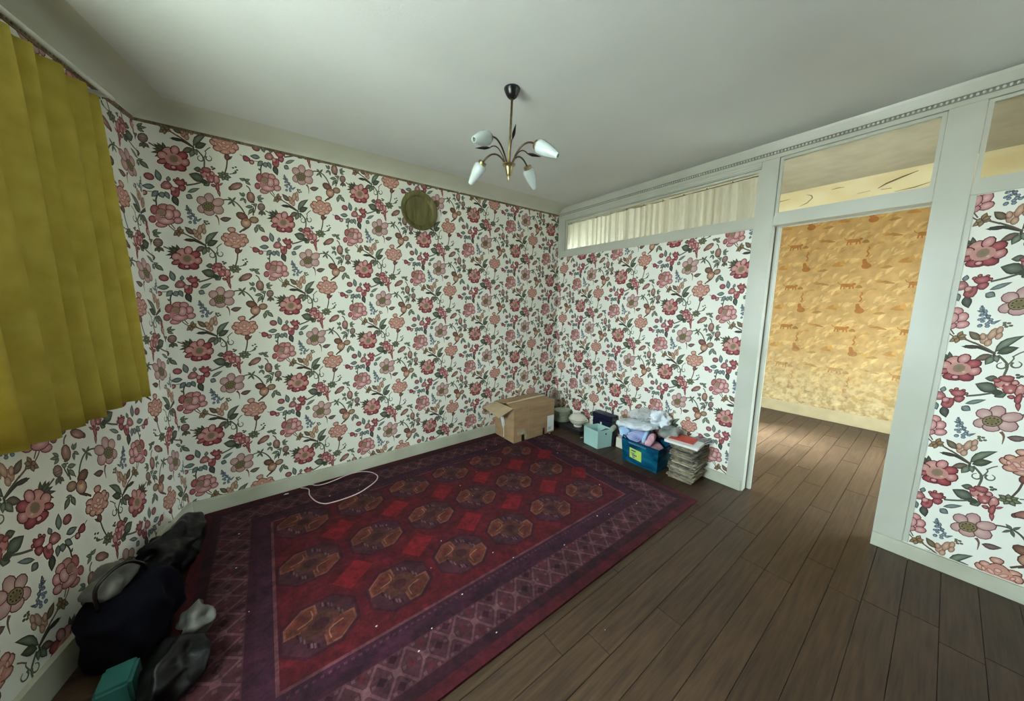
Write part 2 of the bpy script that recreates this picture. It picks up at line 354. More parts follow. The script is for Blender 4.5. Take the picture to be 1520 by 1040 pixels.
# wood planks
def wood():
    m = bpy.data.materials.new('worn_oak_plank'); m.use_nodes = True; nt = m.node_tree; n = nt.nodes; l = nt.links; b = n['Principled BSDF']
    tc = n.new('ShaderNodeTexCoord'); oi = n.new('ShaderNodeObjectInfo'); mp = n.new('ShaderNodeMapping'); mp.inputs['Scale'].default_value = (1.6, 22, 1)
    ad = n.new('ShaderNodeVectorMath'); ad.operation = 'ADD'; cb = n.new('ShaderNodeCombineXYZ')
    mu = n.new('ShaderNodeMath'); mu.operation = 'MULTIPLY'; mu.inputs[1].default_value = 37
    l.new(oi.outputs['Random'], mu.inputs[0]); l.new(mu.outputs[0], cb.inputs[0]); l.new(mu.outputs[0], cb.inputs[1])
    l.new(tc.outputs['Object'], ad.inputs[0]); l.new(cb.outputs[0], ad.inputs[1]); l.new(ad.outputs[0], mp.inputs[0])
    nz = n.new('ShaderNodeTexNoise'); nz.inputs['Scale'].default_value = 2.4; nz.inputs['Detail'].default_value = 7; nz.inputs['Roughness'].default_value = 0.6
    l.new(mp.outputs[0], nz.inputs['Vector'])
    rp = n.new('ShaderNodeValToRGB'); e = rp.color_ramp.elements
    e[0].position = 0.3; e[0].color = (*lin((50,37,28)), 1); e[1].position = 0.72; e[1].color = (*lin((82,62,45)), 1)
    l.new(nz.outputs[0], rp.inputs[0])
    # per plank tone
    mr = n.new('ShaderNodeMapRange'); mr.inputs[3].default_value = 0.86; mr.inputs[4].default_value = 1.08; l.new(oi.outputs['Random'], mr.inputs[0])
    mx = n.new('ShaderNodeMix'); mx.data_type = 'RGBA'; mx.blend_type = 'MULTIPLY'; mx.inputs[0].default_value = 1
    l.new(rp.outputs[0], mx.inputs[6]); l.new(mr.outputs[0], mx.inputs[7])
    # large worn patches across planks (world position)
    ge = n.new('ShaderNodeNewGeometry'); n2 = n.new('ShaderNodeTexNoise'); n2.inputs['Scale'].default_value = 1.3; n2.inputs['Detail'].default_value = 5
    l.new(ge.outputs['Position'], n2.inputs['Vector'])
    m2 = n.new('ShaderNodeMapRange'); m2.inputs[1].default_value = 0.35; m2.inputs[2].default_value = 0.65; m2.inputs[3].default_value = 0.8; m2.inputs[4].default_value = 1.15
    l.new(n2.outputs[0], m2.inputs[0])
    x2 = n.new('ShaderNodeMix'); x2.data_type = 'RGBA'; x2.blend_type = 'MULTIPLY'; x2.inputs[0].default_value = 1
    l.new(mx.outputs[2], x2.inputs[6]); l.new(m2.outputs[0], x2.inputs[7])
    l.new(x2.outputs[2], b.inputs['Base Color'])
    m3 = n.new('ShaderNodeMapRange'); m3.inputs[3].default_value = 0.34; m3.inputs[4].default_value = 0.55; l.new(n2.outputs[0], m3.inputs[0])
    l.new(m3.outputs[0], b.inputs['Roughness']); b.inputs['Specular IOR Level'].default_value = 0.35
    bp = n.new('ShaderNodeBump'); bp.inputs['Strength'].default_value = 0.25; bp.inputs['Distance'].default_value = 0.004
    l.new(nz.outputs[0], bp.inputs['Height']); l.new(bp.outputs[0], b.inputs['Normal'])
    return m
M['wood'] = wood()

# ------------------------------------------------------------------ wallpaper cell, traced in a 5.779x close-up of the photo
def hom(cx, cy):
    x = 360+cx/5.779; y = 340+cy/5.779
    d = CF + CR*((x-760)/483.53) - CU*((y-520)/483.53)
    t = (0-CP.y)/d.y; p = CP+d*t; return (p.x+2.6437, p.z-1.8013)
W = Print()
PK, PM, PD = (232,180,172), (206,130,128), (172,72,76)      # pinks
TN, TD = (206,168,138), (170,122,92)
OL = (120,112,64)
L_ = (104,54,54)
GR, GD, GL = (152,160,134), (112,122,100), (80,86,70)
BG, BD = (150,162,158), (118,134,130)
# open mauve flower
for (x, y, rx, ry, a) in ((566,208,34,40,0),(520,228,36,32,35),(522,288,34,32,-20),(566,305,38,30,0),(622,285,40,36,25),(624,232,42,32,-20)):
    W.blob(x, y, rx, ry, a, (222,186,176), (200,156,150), (130,78,84), l=3, shift=((560-x)*.3, (265-y)*.3))
W.blob(560, 268, 40, 36, 0, (128,118,66), (160,140,96), (104,84,62), l=5)
for i in range(9):
    a = i*0.7; W.blob(560+24*math.cos(a), 268+20*math.sin(a), 5, 5, 0, (84,78,44), (84,78,44), None, l=7, n=5)
W.stem([(605,325),(622,350),(626,398)], 12, (140,100,84), 0, 2); W.leaf(632,352,694,342,26,(150,128,116),(120,98,88),L_,1,6)
# stem to butterfly flower
W.stem([(640,216),(690,207),(735,222),(770,258),(794,300)], 7, (98,104,78)); 
for (a, b, c, d) in ((715,215,690,240),(715,215,735,190),(712,215,728,250),(715,212,692,192)): W.leaf(a,b,c,d,11,GD,GD,GL,1)
W.blob(775,320,42,28,25,TD,(120,84,62),L_,l=2); W.blob(852,342,32,26,0,(186,172,130),TD,L_,l=2); W.blob(800,368,36,38,10,(232,196,160),TD,L_,l=3)
W.blob(800,345,14,12,0,(196,108,66),(196,108,66),None,l=6,n=6)
W.stem([(812,398),(788,412),(756,440)], 9, (112,82,62)); W.stem([(820,398),(780,428)], 4, (112,82,62))
W.leaf(868,384,862,428,20,GR,GD,GL); W.leaf(878,384,914,420,20,GR,GD,GL); W.leaf(862,384,892,378,12,GR,GD,GL)
W.stem([(850,250),(848,310)], 7, (92,96,74)); W.stem([(838,260),(815,310)], 5, (150,130,110))
# carnation
for (x, y, rx, ry) in ((662,490,28,26),(672,468,26,20),(775,470,30,24),(790,496,26,26),(768,524,30,22),(728,540,36,20),(686,528,34,20),(706,425,28,22),(722,470,40,32)):
    W.blob(x, y, rx, ry, 0, (234,190,166), (206,142,118), (124,72,56), l=3, scal=0.06)
W.blob(722,496,56,42,0,(224,170,150),(212,150,130),None,l=5,n=12)
for (x, y, rx, ry, a) in ((700,500,22,12,40),(745,502,22,12,-40),(722,482,16,14,0),(722,518,24,10,0),(672,498,14,10,60),(778,500,14,10,-60)):
    W.blob(x, y, rx, ry, a, (238,202,184), (220,160,140), (168,96,84), l=6, lw=3, n=8)
W.blob(740,574,18,24,0,(168,110,90),(130,80,66),L_,l=2); W.leaf(742,592,768,566,12,(130,104,80),(110,84,64),L_,1)
W.stem([(740,596),(736,640),(724,686)], 7, (106,92,70))
# green rosette, small sprigs
for i in range(7):
    a = i*0.9; W.leaf(718,708,718+38*math.cos(a),708+28*math.sin(a),18,(150,152,112),(104,110,76),GL,1)
W.blob(718,706,14,12,0,(176,172,128),(150,150,110),GL,l=3,n=8)
W.stem([(750,688),(792,674)], 5, GD); W.leaf(770,678,795,668,9,GD,GD,GL)
for (x, y) in ((775,640),(792,632),(800,650),(790,660)): W.blob(x,y,8,6,0,GD,GL,None,l=2,n=6)
# buds
W.blob(742,106,46,26,-25,(196,140,124),(150,104,86),L_,l=2); W.blob(750,110,26,10,-25,(214,170,150),(184,128,112),None,l=4,n=8); W.blob(706,124,14,16,0,(160,128,108),(130,100,84),L_,l=1)
for (a, b) in (((800,62),(770,48)),((800,62),(828,50)),((800,62),(832,86)),((800,62),(792,44))): W.leaf(*a,*b,15,GR,GD,GL)
W.stem([(808,95),(826,112),(834,136)], 6, (108,104,82))
W.blob(835,178,28,42,-8,(196,152,130),(160,112,96),L_,l=3); W.blob(836,168,12,26,-8,(214,174,150),(180,130,112),None,l=5,n=8); W.blob(846,212,14,10,0,(120,90,74),(110,84,70),None,l=5,n=6)
for (a, b) in (((792,180),(766,152)),((792,184),(768,206)),((794,188),(800,222)),((796,176),(786,150)),((876,182),(900,160)),((878,186),(916,180)),((878,190),(906,206))): W.leaf(*a,*b,13,GR,GD,GL)
W.blob(902,244,26,30,0,(192,160,144),(150,118,108),(110,82,74),l=3); W.stem([(880,244),(924,246)],3,(130,96,90),6); W.stem([(884,256),(920,258)],3,(130,96,90),6)
for b in ((886,296),(904,302),(926,296)): W.leaf(904,272,*b,14,(136,124,104),(108,98,80),GL,1)
for (a, b) in (((850,245),(806,250)),((850,240),(872,226)),((846,258),(822,296))): W.leaf(*a,*b,18,GR,GD,GL)
W.stem([(838,228),(866,236),(854,290)], 6, (92,96,74))
W.stem([(928,268),(952,282),(974,296)], 6, (120,92,80))
# red rose
for b in ((954,300),(948,322),(962,342),(974,268),(996,262),(960,276)): W.leaf(1008,308,*b,14,(112,118,84),(84,92,64),(70,66,50),1)
for (x, y, rx, ry, a, ci, ce) in ((1052,292,24,30,10,PK,PM),(1020,306,34,30,-20,(226,172,156),(206,140,128)),(990,334,28,28,0,(228,178,164),(204,138,130)),(990,370,30,18,-20,PM,PD),
        (1034,396,42,24,0,(204,110,108),(158,50,60)),(1072,392,34,26,20,(196,96,100),(150,46,56)),(1096,356,26,30,0,PK,(190,104,100)),(1086,318,30,26,-20,(206,110,108),(164,58,66)),(1040,398,16,14,0,(236,186,180),(216,140,136))):
    W.blob(x, y, rx, ry, a, ci, ce, (110,36,46), l=3)
W.blob(1044,350,42,36,0,(200,140,124),(214,152,140),None,l=5,n=12)
W.blob(1044,346,22,24,10,(140,132,96),(166,134,108),None,l=6,n=9); W.blob(1064,366,8,7,0,(220,204,160),(200,170,130),None,l=7,n=6)
# lily cluster
for (a, b, w) in (((262,112),(240,42),30),((228,155),(158,152),28),((248,180),(212,218),30),((262,185),(276,222),34),((290,180),(312,226),24),((420,195),(456,214),28),((430,176),(496,146),20),((312,110),(314,76),22)): W.leaf(*a,*b,w,BG,BD,GL)
W.leaf(338,205,364,268,32,(110,116,104),(84,90,78),(60,60,50),4)
for (x, y, rx, ry, a, ci, ce) in ((300,138,38,32,0,(206,140,134),(176,104,104)),(356,182,30,38,15,PM,PD),(386,112,36,26,10,PM,PD),(398,148,26,24,0,PM,(160,60,72)),(340,160,20,20,0,PK,PM)):
    W.blob(x, y, rx, ry, a, ci, ce, (120,44,54), l=4, scal=0.1)
for (x, y) in ((352,96),(372,84),(404,92),(420,112)): W.blob(x, y, 12, 12, 0, PM, PD, (120,44,54), l=3, n=7)
W.blob(356,178,12,18,20,(150,50,62),(180,90,90),None,l=7,n=7); W.blob(304,140,16,12,0,(226,176,166),(206,140,134),None,l=7,n=7)
W.blob(192,82,36,26,20,(206,130,126),(160,78,84),L_,l=2); W.blob(114,178,34,24,20,(200,104,116),(160,60,80),L_,l=2,scal=0.12); W.blob(158,200,22,20,0,PK,PD,L_,l=2)
W.stem([(90,165),(60,150)],4,PD); W.stem([(176,188),(230,190)],4,GD)
W.stem([(424,126),(480,112),(540,88)], 9, (104,108,92)); W.stem([(244,205),(232,240),(234,286)], 8, (88,92,72)); W.leaf(232,262,214,246,10,GD,GD,GL)
# second pink cluster (drawn at its own place)
for (a, b, w) in (((596,760),(520,742),44),((584,694),(542,698),26),((600,768),(620,792),36)): W.leaf(*a,*b,w,(134,142,120),(96,106,86),GL,1)
W.blob(596,772,22,18,0,(84,88,68),(84,88,68),None,l=2,n=8)
for (x, y, rx, ry, ci, ce) in ((612,688,30,20,PM,(170,84,84)),(604,720,34,26,(216,150,140),PM),(636,742,32,30,PM,(176,88,88)),(672,744,20,34,(220,160,150),PM),(676,790,14,32,PM,PD),(650,786,14,12,PM,PD),(580,704,18,14,PM,PD),(646,706,16,16,PK,PM)):
    W.blob(x, y, rx, ry, 0, ci, ce, (130,62,60), l=3, scal=0.1)
for (x, y) in ((620,720),(640,752),(604,744),(668,730)): W.blob(x,y,8,8,0,(240,200,186),(226,160,150),None,l=6,n=6)
for (x, y) in ((645,662),(660,668),(650,676)): W.blob(x,y,9,7,0,GD,GL,None,l=2,n=6)
W.leaf(676,800,688,848,14,PM,PD,L_,2); W.leaf(684,780,706,760,10,PM,PD,L_,2)
# peony
for (x, y, rx, ry, a, ci, ce) in ((278,296,40,28,0,(214,160,144),(190,120,112)),(322,300,34,28,20,PK,PM),(356,338,30,34,0,(240,192,188),PM),(366,384,34,26,-10,(238,190,186),PM),(222,318,30,38,0,(206,130,122),(178,90,92)),(206,386,26,28,0,PM,(180,90,96)),
        (262,420,40,24,-5,(232,176,172),(206,128,130)),(290,392,58,30,0,(240,196,190),PM),(310,345,34,40,0,(240,198,192),(210,140,138))):
    W.blob(x, y, rx, ry, a, ci, ce, (128,56,66), l=3)
W.blob(262,334,34,30,0,(156,144,110),(186,140,120),(130,80,70),l=6)
W.blob(240,368,20,26,0,(214,150,140),PM,None,l=6,n=8)
W.stem([(304,420),(322,440),(350,462)], 5, (116,96,78)); W.stem([(312,400),(346,446)], 5, (116,96,78))
for b in ((340,490),(366,496),(376,430),(400,470),(396,450),(345,465)): W.leaf(368,464,*b,20,(176,150,98),(140,116,74),L_,1)
W.stem([(392,470),(420,484),(448,498)], 7, (126,100,80)); W.stem([(410,520),(460,518),(540,552)], 15, (80,76,60), 0, 10); W.leaf(476,522,408,520,15,(92,88,70),(76,72,58),(60,56,46),1)
W.stem([(440,492),(500,525),(538,552)], 7, (110,92,72))
# sprig with long leaves
W.leaf(535,545,606,462,30,GR,GD,GL,1,-14); W.leaf(545,552,604,518,32,(120,126,96),(84,92,70),GL,1,-4); W.leaf(532,560,478,592,28,(160,124,104),(110,100,80),GL); W.leaf(538,566,520,612,26,GR,GD,GL); W.leaf(542,560,556,596,18,GR,GD,GL)
W.stem([(536,548),(538,600)],8,(84,84,64)); W.leaf(464,478,416,434,26,(150,136,100),(120,106,76),L_,1)
for (x, y, rx, ry, a) in ((486,470,24,32,20),(504,438,18,36,10),(526,418,14,26,0),(530,450,14,22,10),(498,492,16,22,0),(470,455,14,22,-20)):
    W.blob(x,y,rx,ry,a,(222,186,158),(186,140,110),(140,96,74),l=2,lw=3)
for (x, y) in ((536,386),(550,376),(560,390),(545,396),(534,374)): W.blob(x,y,9,7,0,(130,128,100),(110,108,84),None,l=2,n=6)
# delphinium
W.stem([(422,268),(440,305),(470,350)],8,(104,112,110),0,10)
for i in range(24):
    t = i/23; random.seed(100+i); w = 8+34*t; x = 428+46*t+random.uniform(-w, w)*.85; y = 285+112*t+random.uniform(-6,6)
    W.blob(x, y, 8+4*t, 7+3*t, 0, (160,176,190) if i%3 else (186,194,200), (112,130,146), (84,98,108), l=2, n=6, lw=2)
W.leaf(440,310,414,300,8,BD,BD,GL); W.leaf(485,380,512,360,9,BD,BD,GL)
# curly bow + thin stems
def ring(cx, cy, r, a0, a1, w=8, c=(112,116,92)): W.stem([(cx+r*math.cos(R(a0+(a1-a0)*i/5)), cy+r*math.sin(R(a0+(a1-a0)*i/5))) for i in range(6)], w, c, 1, 3)
ring(578,618,18,-40,260); ring(628,606,18,220,-80); W.stem([(552,560),(582,590),(600,620),(598,682)],8,(108,112,88)); W.stem([(600,610),(612,575),(604,560)],5,GD); W.stem([(606,565),(622,545),(640,530)],5,(120,116,92))
random.seed(7)

T0, C0, L0 = W.arrays()
T0 = np.array([[hom(*p) for p in t] for t in T0.tolist()])
g0 = C0.mean(2, keepdims=True); C0 = (C0*0.8+g0*0.2)**1.18*0.98
# each drawn motif sits somewhere in the close-up; the lattice repeat makes the rest
HX, VZ = 0.53102, 0.59604
PAPER = (238,237,226)
def wallprint(u_ref, z_ref, rects, C_fade=None):
    u0 = min(r[0] for r in rects); u1 = max(r[2] for r in rects); v0 = min(r[1] for r in rects); v1 = max(r[3] for r in rects)
    offs = []
    for i in range(-14, 15):
        for k in range(-8, 9):
            ou = u_ref+i*HX; ov = z_ref-(k+(0.5 if i % 2 else 0))*VZ
            if u0-0.6 < ou < u1+0.6 and v0-0.6 < ov < v1+0.6: offs.append((ou, ov))
    T, C, L = tile(T0, C0, L0, offs)
    return clip(T, C, L, rects)

# ------------------------------------------------------------------ room shell
CEIL = 2.60; PT = 2.53
# floor: dark bed + planks
def prism(mb, pts, z0, z1):
    k = len(pts); return mb.add([(*p[:2], z0) for p in pts]+[(*p[:2], z1) for p in pts], [tuple(reversed(range(k))), tuple(range(k, 2*k))]+[(i, (i+1)%k, (i+1)%k+k, i+k) for i in range(k)])
OUT = [(0.0,0.12), (-3.55,0.12), WC(0,-0.35,0), WC(5.1,-0.35,0), (0.0,-4.9)]
bed = MB(); prism(bed, [(2.95,0.12)]+OUT[1:-1]+[(2.95,-4.9)], -0.08, -0.021)
floor = struct(bed, 'floor', M['sub'])
pm = {}
for ln in (1.0, 1.2, 1.4):
    pm[ln] = MB().box((0,0,-0.02), (ln-0.002,0.1183,0)).mesh('plank', M['wood'], bevel=0.0012)
row = 0; y = -0.001
while y > -4.75:
    y0 = y-0.12; xl = -3.47-0.2309*abs(y)-0.06 if y > -4.75 else -5
    x = xl - random.uniform(0, 0.9)
    while x < 2.76:
        ln = random.choice((1.2, 1.4, 1.0)) if x > -3.2 else 1.4
        if row > 31: ln = 1.4
        a = max(x, xl); b = min(x+ln, 2.78)
        if b-a > 0.05:
            p = bpy.data.objects.new('plank', pm[ln]); COL.objects.link(p); p.parent = floor
            p.location = (a, y0, 0.0); p.scale = ((b-a)/ln, 1, 1)
        x += ln
    y = y0; row += 1

# ceiling
cb_ = MB(); prism(cb_, OUT, CEIL, CEIL+0.12); struct(cb_, 'ceiling', M['ceiling'])

# wall at the back (paper) with its print
base = MB().box((-3.62,0.0,-0.02), (0.09,0.16,CEIL+0.02))
T, C, L = wallprint(-2.6437, 2.3974, [(-3.47, 0.10, 0.0, PT)])
wb = printed('wall_back', base, PAPER, T, C, L, lambda u, v, o: np.stack([u, -o, v], -1), M['paper'], kind='structure')
# cove along the back wall
cv = MB(); prof = [(0.0, PT)]+[(0.22*(1-math.cos(R(a))), PT+0.07*math.sin(R(a))) for a in range(8, 91, 8)]+[(0.22, CEIL+0.001), (0.0, CEIL+0.001)]
def cove(mb, A, B, nrm, prof):
    k = len(prof); v = [tuple(Vector(A)+Vector(nrm)*p+Vector((0,0,z))) for p, z in prof]+[tuple(Vector(B)+Vector(nrm)*p+Vector((0,0,z))) for p, z in prof]
    mb.add(v, [(i, (i+1)%k, (i+1)%k+k, i+k) for i in range(k)]+[tuple(range(k)), tuple(range(2*k-1, k-1, -1))])
cove(cv, (-3.5,0.001,0), (-0.001,0.001,0), (0,-1,0), prof)
struct(cv, 'trim_1', M['cove'], smooth='auto')
cv = MB(); cove(cv, WC(-0.05,-0.001,0), WC(4.6,-0.001,0), tuple(N), prof)
struct(cv, 'trim_2', M['cove'], smooth='auto')

# partition on the right
T1, C1, L1 = wallprint(0.5292, 1.7972+VZ, [(0.0, 0.085, 2.03, 2.037), (2.972, 0.085, 4.6, 2.037)])
base = MB().box((0.0,-2.06,-0.02), (0.05,0.0,2.06)).box((0.0,-4.9,-0.02), (0.05,-2.95,2.06))
wr_ = printed('wall_right', base, PAPER, T1, C1, L1, lambda u, v, o: np.stack([-o, -u, v], -1), M['paper'], kind='structure')
def bar(name, a, b, m='trim', bevel=0.002, **k): return struct(MB().box(a, b), name, M[m], bevel=bevel, **k)
bar('trim_3', (-0.012,-2.148,0.0), (0.062,-2.046,2.4895))                 # door post left
bar('trim_4', (-0.012,-2.968,0.0), (0.062,-2.849,2.4895))                 # door post right
bar('trim_5', (-0.010,-2.0455,2.040), (0.060,-0.001,2.100))                # rail over paper panel
bar('trim_6', (-0.010,-2.8485,2.037), (0.060,-2.1485,2.104))                # rail over the door
bar('trim_7', (-0.010,-4.88,2.040), (0.060,-2.9685,2.100))
bar('trim_8', (-0.012,-4.88,2.490), (0.062,-0.001,2.515))               # head rail
bar('trim_9', (-0.002,-4.88,2.5155), (0.060,-0.001,2.98), m='cove') # frieze
sl = MB(); cove(sl, (-0.0025,-4.88,0), (-0.0025,-0.001,0), (-1,0,0), [(0,2.54),(0.018,2.585),(0.022,CEIL-0.0005),(0,CEIL-0.0005)])
struct(sl, 'trim_10', M['trim'])
# thin beading round the paper panel
bd = MB().box((-0.006,-2.046,0.09), (-0.0005,-2.030,2.040)).box((-0.006,-2.030,2.032), (-0.0005,-0.001,2.040))
struct(bd, 'trim_11', M['trim'])
bd = MB().box((-0.006,-2.990,0.09), (-0.0005,-2.969,2.040))
struct(bd, 'trim_12', M['trim'])
# rebate and casing of the doorway, on the far side
bar('trim_13', (0.0625,-2.150,0.0), (0.072,-2.06,2.05), m='reveal', bevel=0)  # dark strip paints the rebate's shade
bar('trim_14', (0.0725,-2.178,0.0), (0.098,-2.06,2.065))
bar('trim_15', (0.0725,-2.96,0.0), (0.098,-2.852,2.065))
bar('trim_16', (0.0725,-2.852,2.03), (0.098,-2.178,2.065))

# transoms: windows 1 and 2
def transom(name, y0, y1, z0, z1, inner):
    w = bpy.data.objects.new(name, None); COL.objects.link(w); w.location = (0.02, (y0+y1)/2, z0); w['kind'] = 'structure'
    fr = MB(); t = 0.018
    for a, b in (((0.0,y0+0.001,z0+0.001),(0.03,y0+t,z1-0.001)),((0.0,y1-t,z0+0.001),(0.018,y1-0.001,z1-0.001)),((0.0,y0+t,z0+0.001),(0.03,y1-t,z0+t)),((0.0,y0+t,z1-t),(0.03,y1-t,z1-0.001))): fr.box(a, b)
    fr.build('window_frame', inner, w)
    MB().box((0.012,y0+t,z0+t),(0.015,y1-t,z1-t)).build('glass_pane', M['glass'], w)
    return w
bar('trim_17', (-0.011,-0.115,2.1005), (0.016,-0.001,2.4895))                     # corner post
bar('trim_18', (-0.012,-2.0455,2.445), (0.060,-0.1155,2.4895))                  # upper rail of left transom
sl = MB().box((-0.020,-2.045,2.452), (-0.0125,-0.116,2.458)).box((-0.016,-2.045,2.470), (-0.0125,-0.116,2.476))
struct(sl, 'trim_19', M['trim'])
transom('window_1', -2.0455, -0.1155, 2.1005, 2.4445, M['trim'])
transom('window_2', -2.848, -2.1485, 2.1045, 2.4895, M['trim'])
transom('window_3', -4.2, -2.969, 2.1005, 2.4895, M['trim'])
bar('trim_20', (0.0,-4.88,2.1005), (0.06,-4.201,2.4895))

# beaded picture rails
def beads(A, B, nrm, name, parent, m):
    A = Vector(A); B = Vector(B); n = int((B-A).length/0.0185); mb = MB()
    for i in range(n+1): mb.sphere(A+(B-A)*(i/n)+Vector(nrm)*0.006, 0.0068, 6, 4, (1,1,1.15))
    o = mb.build(name, M[m], parent, smooth=True); o['kind'] = 'stuff'; return o
def rail(name, A, B, nrm, T=None, m='bead', mb='trim', h=1.0):
    A = Vector(A); B = Vector(B); Nn = Vector(nrm); r = MB()
    cove(r, A, B, nrm, [(p_, q_*h) for p_, q_ in ((0.0005,-0.012),(0.006,-0.012),(0.006,-0.008),(0.003,-0.006),(0.003,0.006),(0.008,0.009),(0.008,0.012),(0.0005,0.012))])
    o = struct(r, name, M[m]); beads(A, B, nrm, 'bead_strip', o, mb); return o
rail('trim_21', (-3.465,-0.001,2.527), (-0.012,-0.001,2.527), (0,-1,0), m='bead', mb='bead', h=0.62)
rail('trim_22', (-0.0022,-4.6,2.528), (-0.0022,-0.02,2.528), (-1,0,0), m='beadback', mb='winpaint')

# window wall (left), slanted; hole for the window
TH = 0.39
wc = MB()
for a, b in (((-0.1,-TH,-0.02),(WS0,0,CEIL+0.02)),((WS1,-TH,-0.02),(5.0,0,CEIL+0.02)),((WS0,-TH,-0.02),(WS1,0,WZ0)),((WS0,-TH,WZ1),(WS1,0,CEIL+0.02))): wc.box(a, b, WC)
T2, C2, L2 = wallprint(0.10, 2.25, [(0.0,0.12,WS0-0.07,PT),(WS1+0.07,0.12,4.6,PT),(WS0-0.07,0.12,WS1+0.07,WZ0-0.07),(WS0-0.07,WZ1+0.07,WS1+0.07,PT)])
def toC(u, v, o):
    return np.stack([P0.x+D.x*u+N.x*o, P0.y+D.y*u+N.y*o, v], -1)
printed('wall_left', wc, PAPER, T2, C2, L2, toC, M['paper'], kind='structure')
rail('trim_23', WC(0.01,0.001,2.527), WC(4.5,0.001,2.527), tuple(N), m='bead', mb='bead')
# architrave + casement
ar = MB()
for a, b in (((WS0-0.07,0.0005,WZ0-0.07),(WS0,0.018,WZ1+0.07)),((WS1,0.0005,WZ0-0.07),(WS1+0.07,0.018,WZ1+0.07)),((WS0,0.0005,WZ1),(WS1,0.018,WZ1+0.07)),((WS0,0.0005,WZ0-0.07),(WS1,0.05,WZ0))): ar.box(a, b, WC)
struct(ar, 'trim_24', M['winpaint'])
win = bpy.data.objects.new('window_4', None); COL.objects.link(win); win.location = WC((WS0+WS1)/2,-0.2,WZ0); win['kind'] = 'structure'
def casement(win, T, s0, s1, z0, z1, n0, n1):
    fr = MB(); t = 0.05; e = 0.0012
    for a, b in (((s0+e,n0,z0+e),(s0+t,n1,z1-e)),((s1-t,n0,z0+e),(s1-e,n1,z1-e)),((s0+t,n0,z0+e),(s1-t,n1,z0+t)),((s0+t,n0,z1-t),(s1-t,n1,z1-e)),(((s0+s1)/2-0.045,n0,z0+t),((s0+s1)/2+0.045,n1,z1-t))): fr.box(a, b, T)
    fr.build('window_frame', M['winpaint'], win)
    for k in range(2):
        a = s0+t if k == 0 else (s0+s1)/2+0.045; b = (s0+s1)/2-0.045 if k == 0 else s1-t
        MB().box((a,(n0+n1)/2-0.002,z0+t),(b,(n0+n1)/2+0.002,z1-t),T).build('glass_pane', M['glass'], win)
casement(win, WC, WS0, WS1, WZ0, WZ1, -0.30, -0.25)
# front wall behind the camera and right end
struct(MB().box((-5.45,-4.95,-0.02),(0.10,-4.8,CEIL-0.0005)), 'wall_front', mat('darkened_plaster', (150,142,128), 0.8))  # unseen wall, its plaster toned darker to throw back less light

# far room
yel = Print()
def cat_walk(x, y, c=(148,98,40)):
    yel.blob(x,y,0.056,0.022,0,c,c,None,l=1); yel.blob(x+0.055,y+0.014,0.019,0.016,0,c,c,None,l=1,n=8); yel.blob(x-0.035,y+0.006,0.024,0.02,0,c,c,None,l=1,n=8)
    for dx, s in ((-0.048,-0.008),(-0.030,0.006),(0.028,-0.006),(0.046,0.01)): yel.stem([(x+dx,y),(x+dx+s,y-0.045)], 0.016, c, 1, 0.011)
    yel.stem([(x-0.05,y+0.01),(x-0.078,y+0.026),(x-0.086,y+0.045)], 0.007, c, 1)
def cat_sit(x, y, c=(144,92,36)):
    yel.blob(x,y-0.02,0.042,0.034,0,c,c,None,l=1,n=12); yel.blob(x-0.014,y+0.016,0.022,0.038,20,c,c,None,l=1,n=10)
    yel.blob(x-0.022,y+0.048,0.018,0.017,0,c,c,None,l=2,n=8)
    yel.stem([(x-0.012,y+0.085),(x+0.004,y+0.12),(x-0.012,y+0.15),(x+0.004,y+0.18),(x-0.006,y+0.2)], 0.016, c, 1, 0.009)
def swoosh(x, y, w, h, c, l=0): yel.blob(x, y, w, h, 0, c, c, None, l=l, n=9, scal=0.25)
# -y is to the right on the far wall: u = -y
cat_walk(1.654, 2.238); cat_sit(1.788, 1.955)
for (dx, dy, w, h, c) in ((0.10,-0.02,0.03,0.02,(136,100,48)),(0.29,0.03,0.055,0.012,(150,108,52)),(0.34,0.015,0.04,0.01,(150,108,52)),(0.25,0.045,0.03,0.012,(160,118,60)),(0.43,-0.27,0.05,0.03,(160,114,52)),(0.47,-0.25,0.025,0.03,(176,130,64)),(0.30,-0.33,0.05,0.018,(144,108,56)),(0.24,-0.31,0.025,0.02,(176,136,70)),(0.30,-0.13,0.04,0.012,(160,136,84)),(0.05,-0.24,0.045,0.02,(186,146,82)),(0.22,-0.05,0.03,0.015,(164,124,64)),(0.40,-0.07,0.06,0.012,(162,120,62))):
    swoosh(1.654+dx, 2.238+dy, w, h, c)
random.seed(31)
for k in range(60):
    x = 1.55+random.random()*0.535; y = 1.9+random.random()*0.523; r = random.uniform(0.008, 0.03)
    yel.blob(x, y, r*1.7, r*0.6, random.uniform(20,70), *([random.choice(((188,152,96),(182,145,88),(164,124,70),(190,158,106)))]*2), None, l=0, n=10, scal=0.2)
random.seed(7)
Ty, Cy, Ly = yel.arrays()
offs = [(i*0.5385, k*0.523) for i in range(-4, 6) for k in range(-5, 3)]
Ty, Cy, Ly = clip(*tile(Ty, Cy, Ly, offs), [(0.0, 0.15, 4.0, PT)])
FC = 2.83
far = MB().box((2.75,-4.2,-0.02),(2.9,0.2,FC+0.12))
fo = printed('wall_far', far, (172,136,84), Ty, Cy, Ly, lambda u, v, o: np.stack([2.75-o, -u, v], -1), M['yellow'], step=1.2e-4, kind='structure')
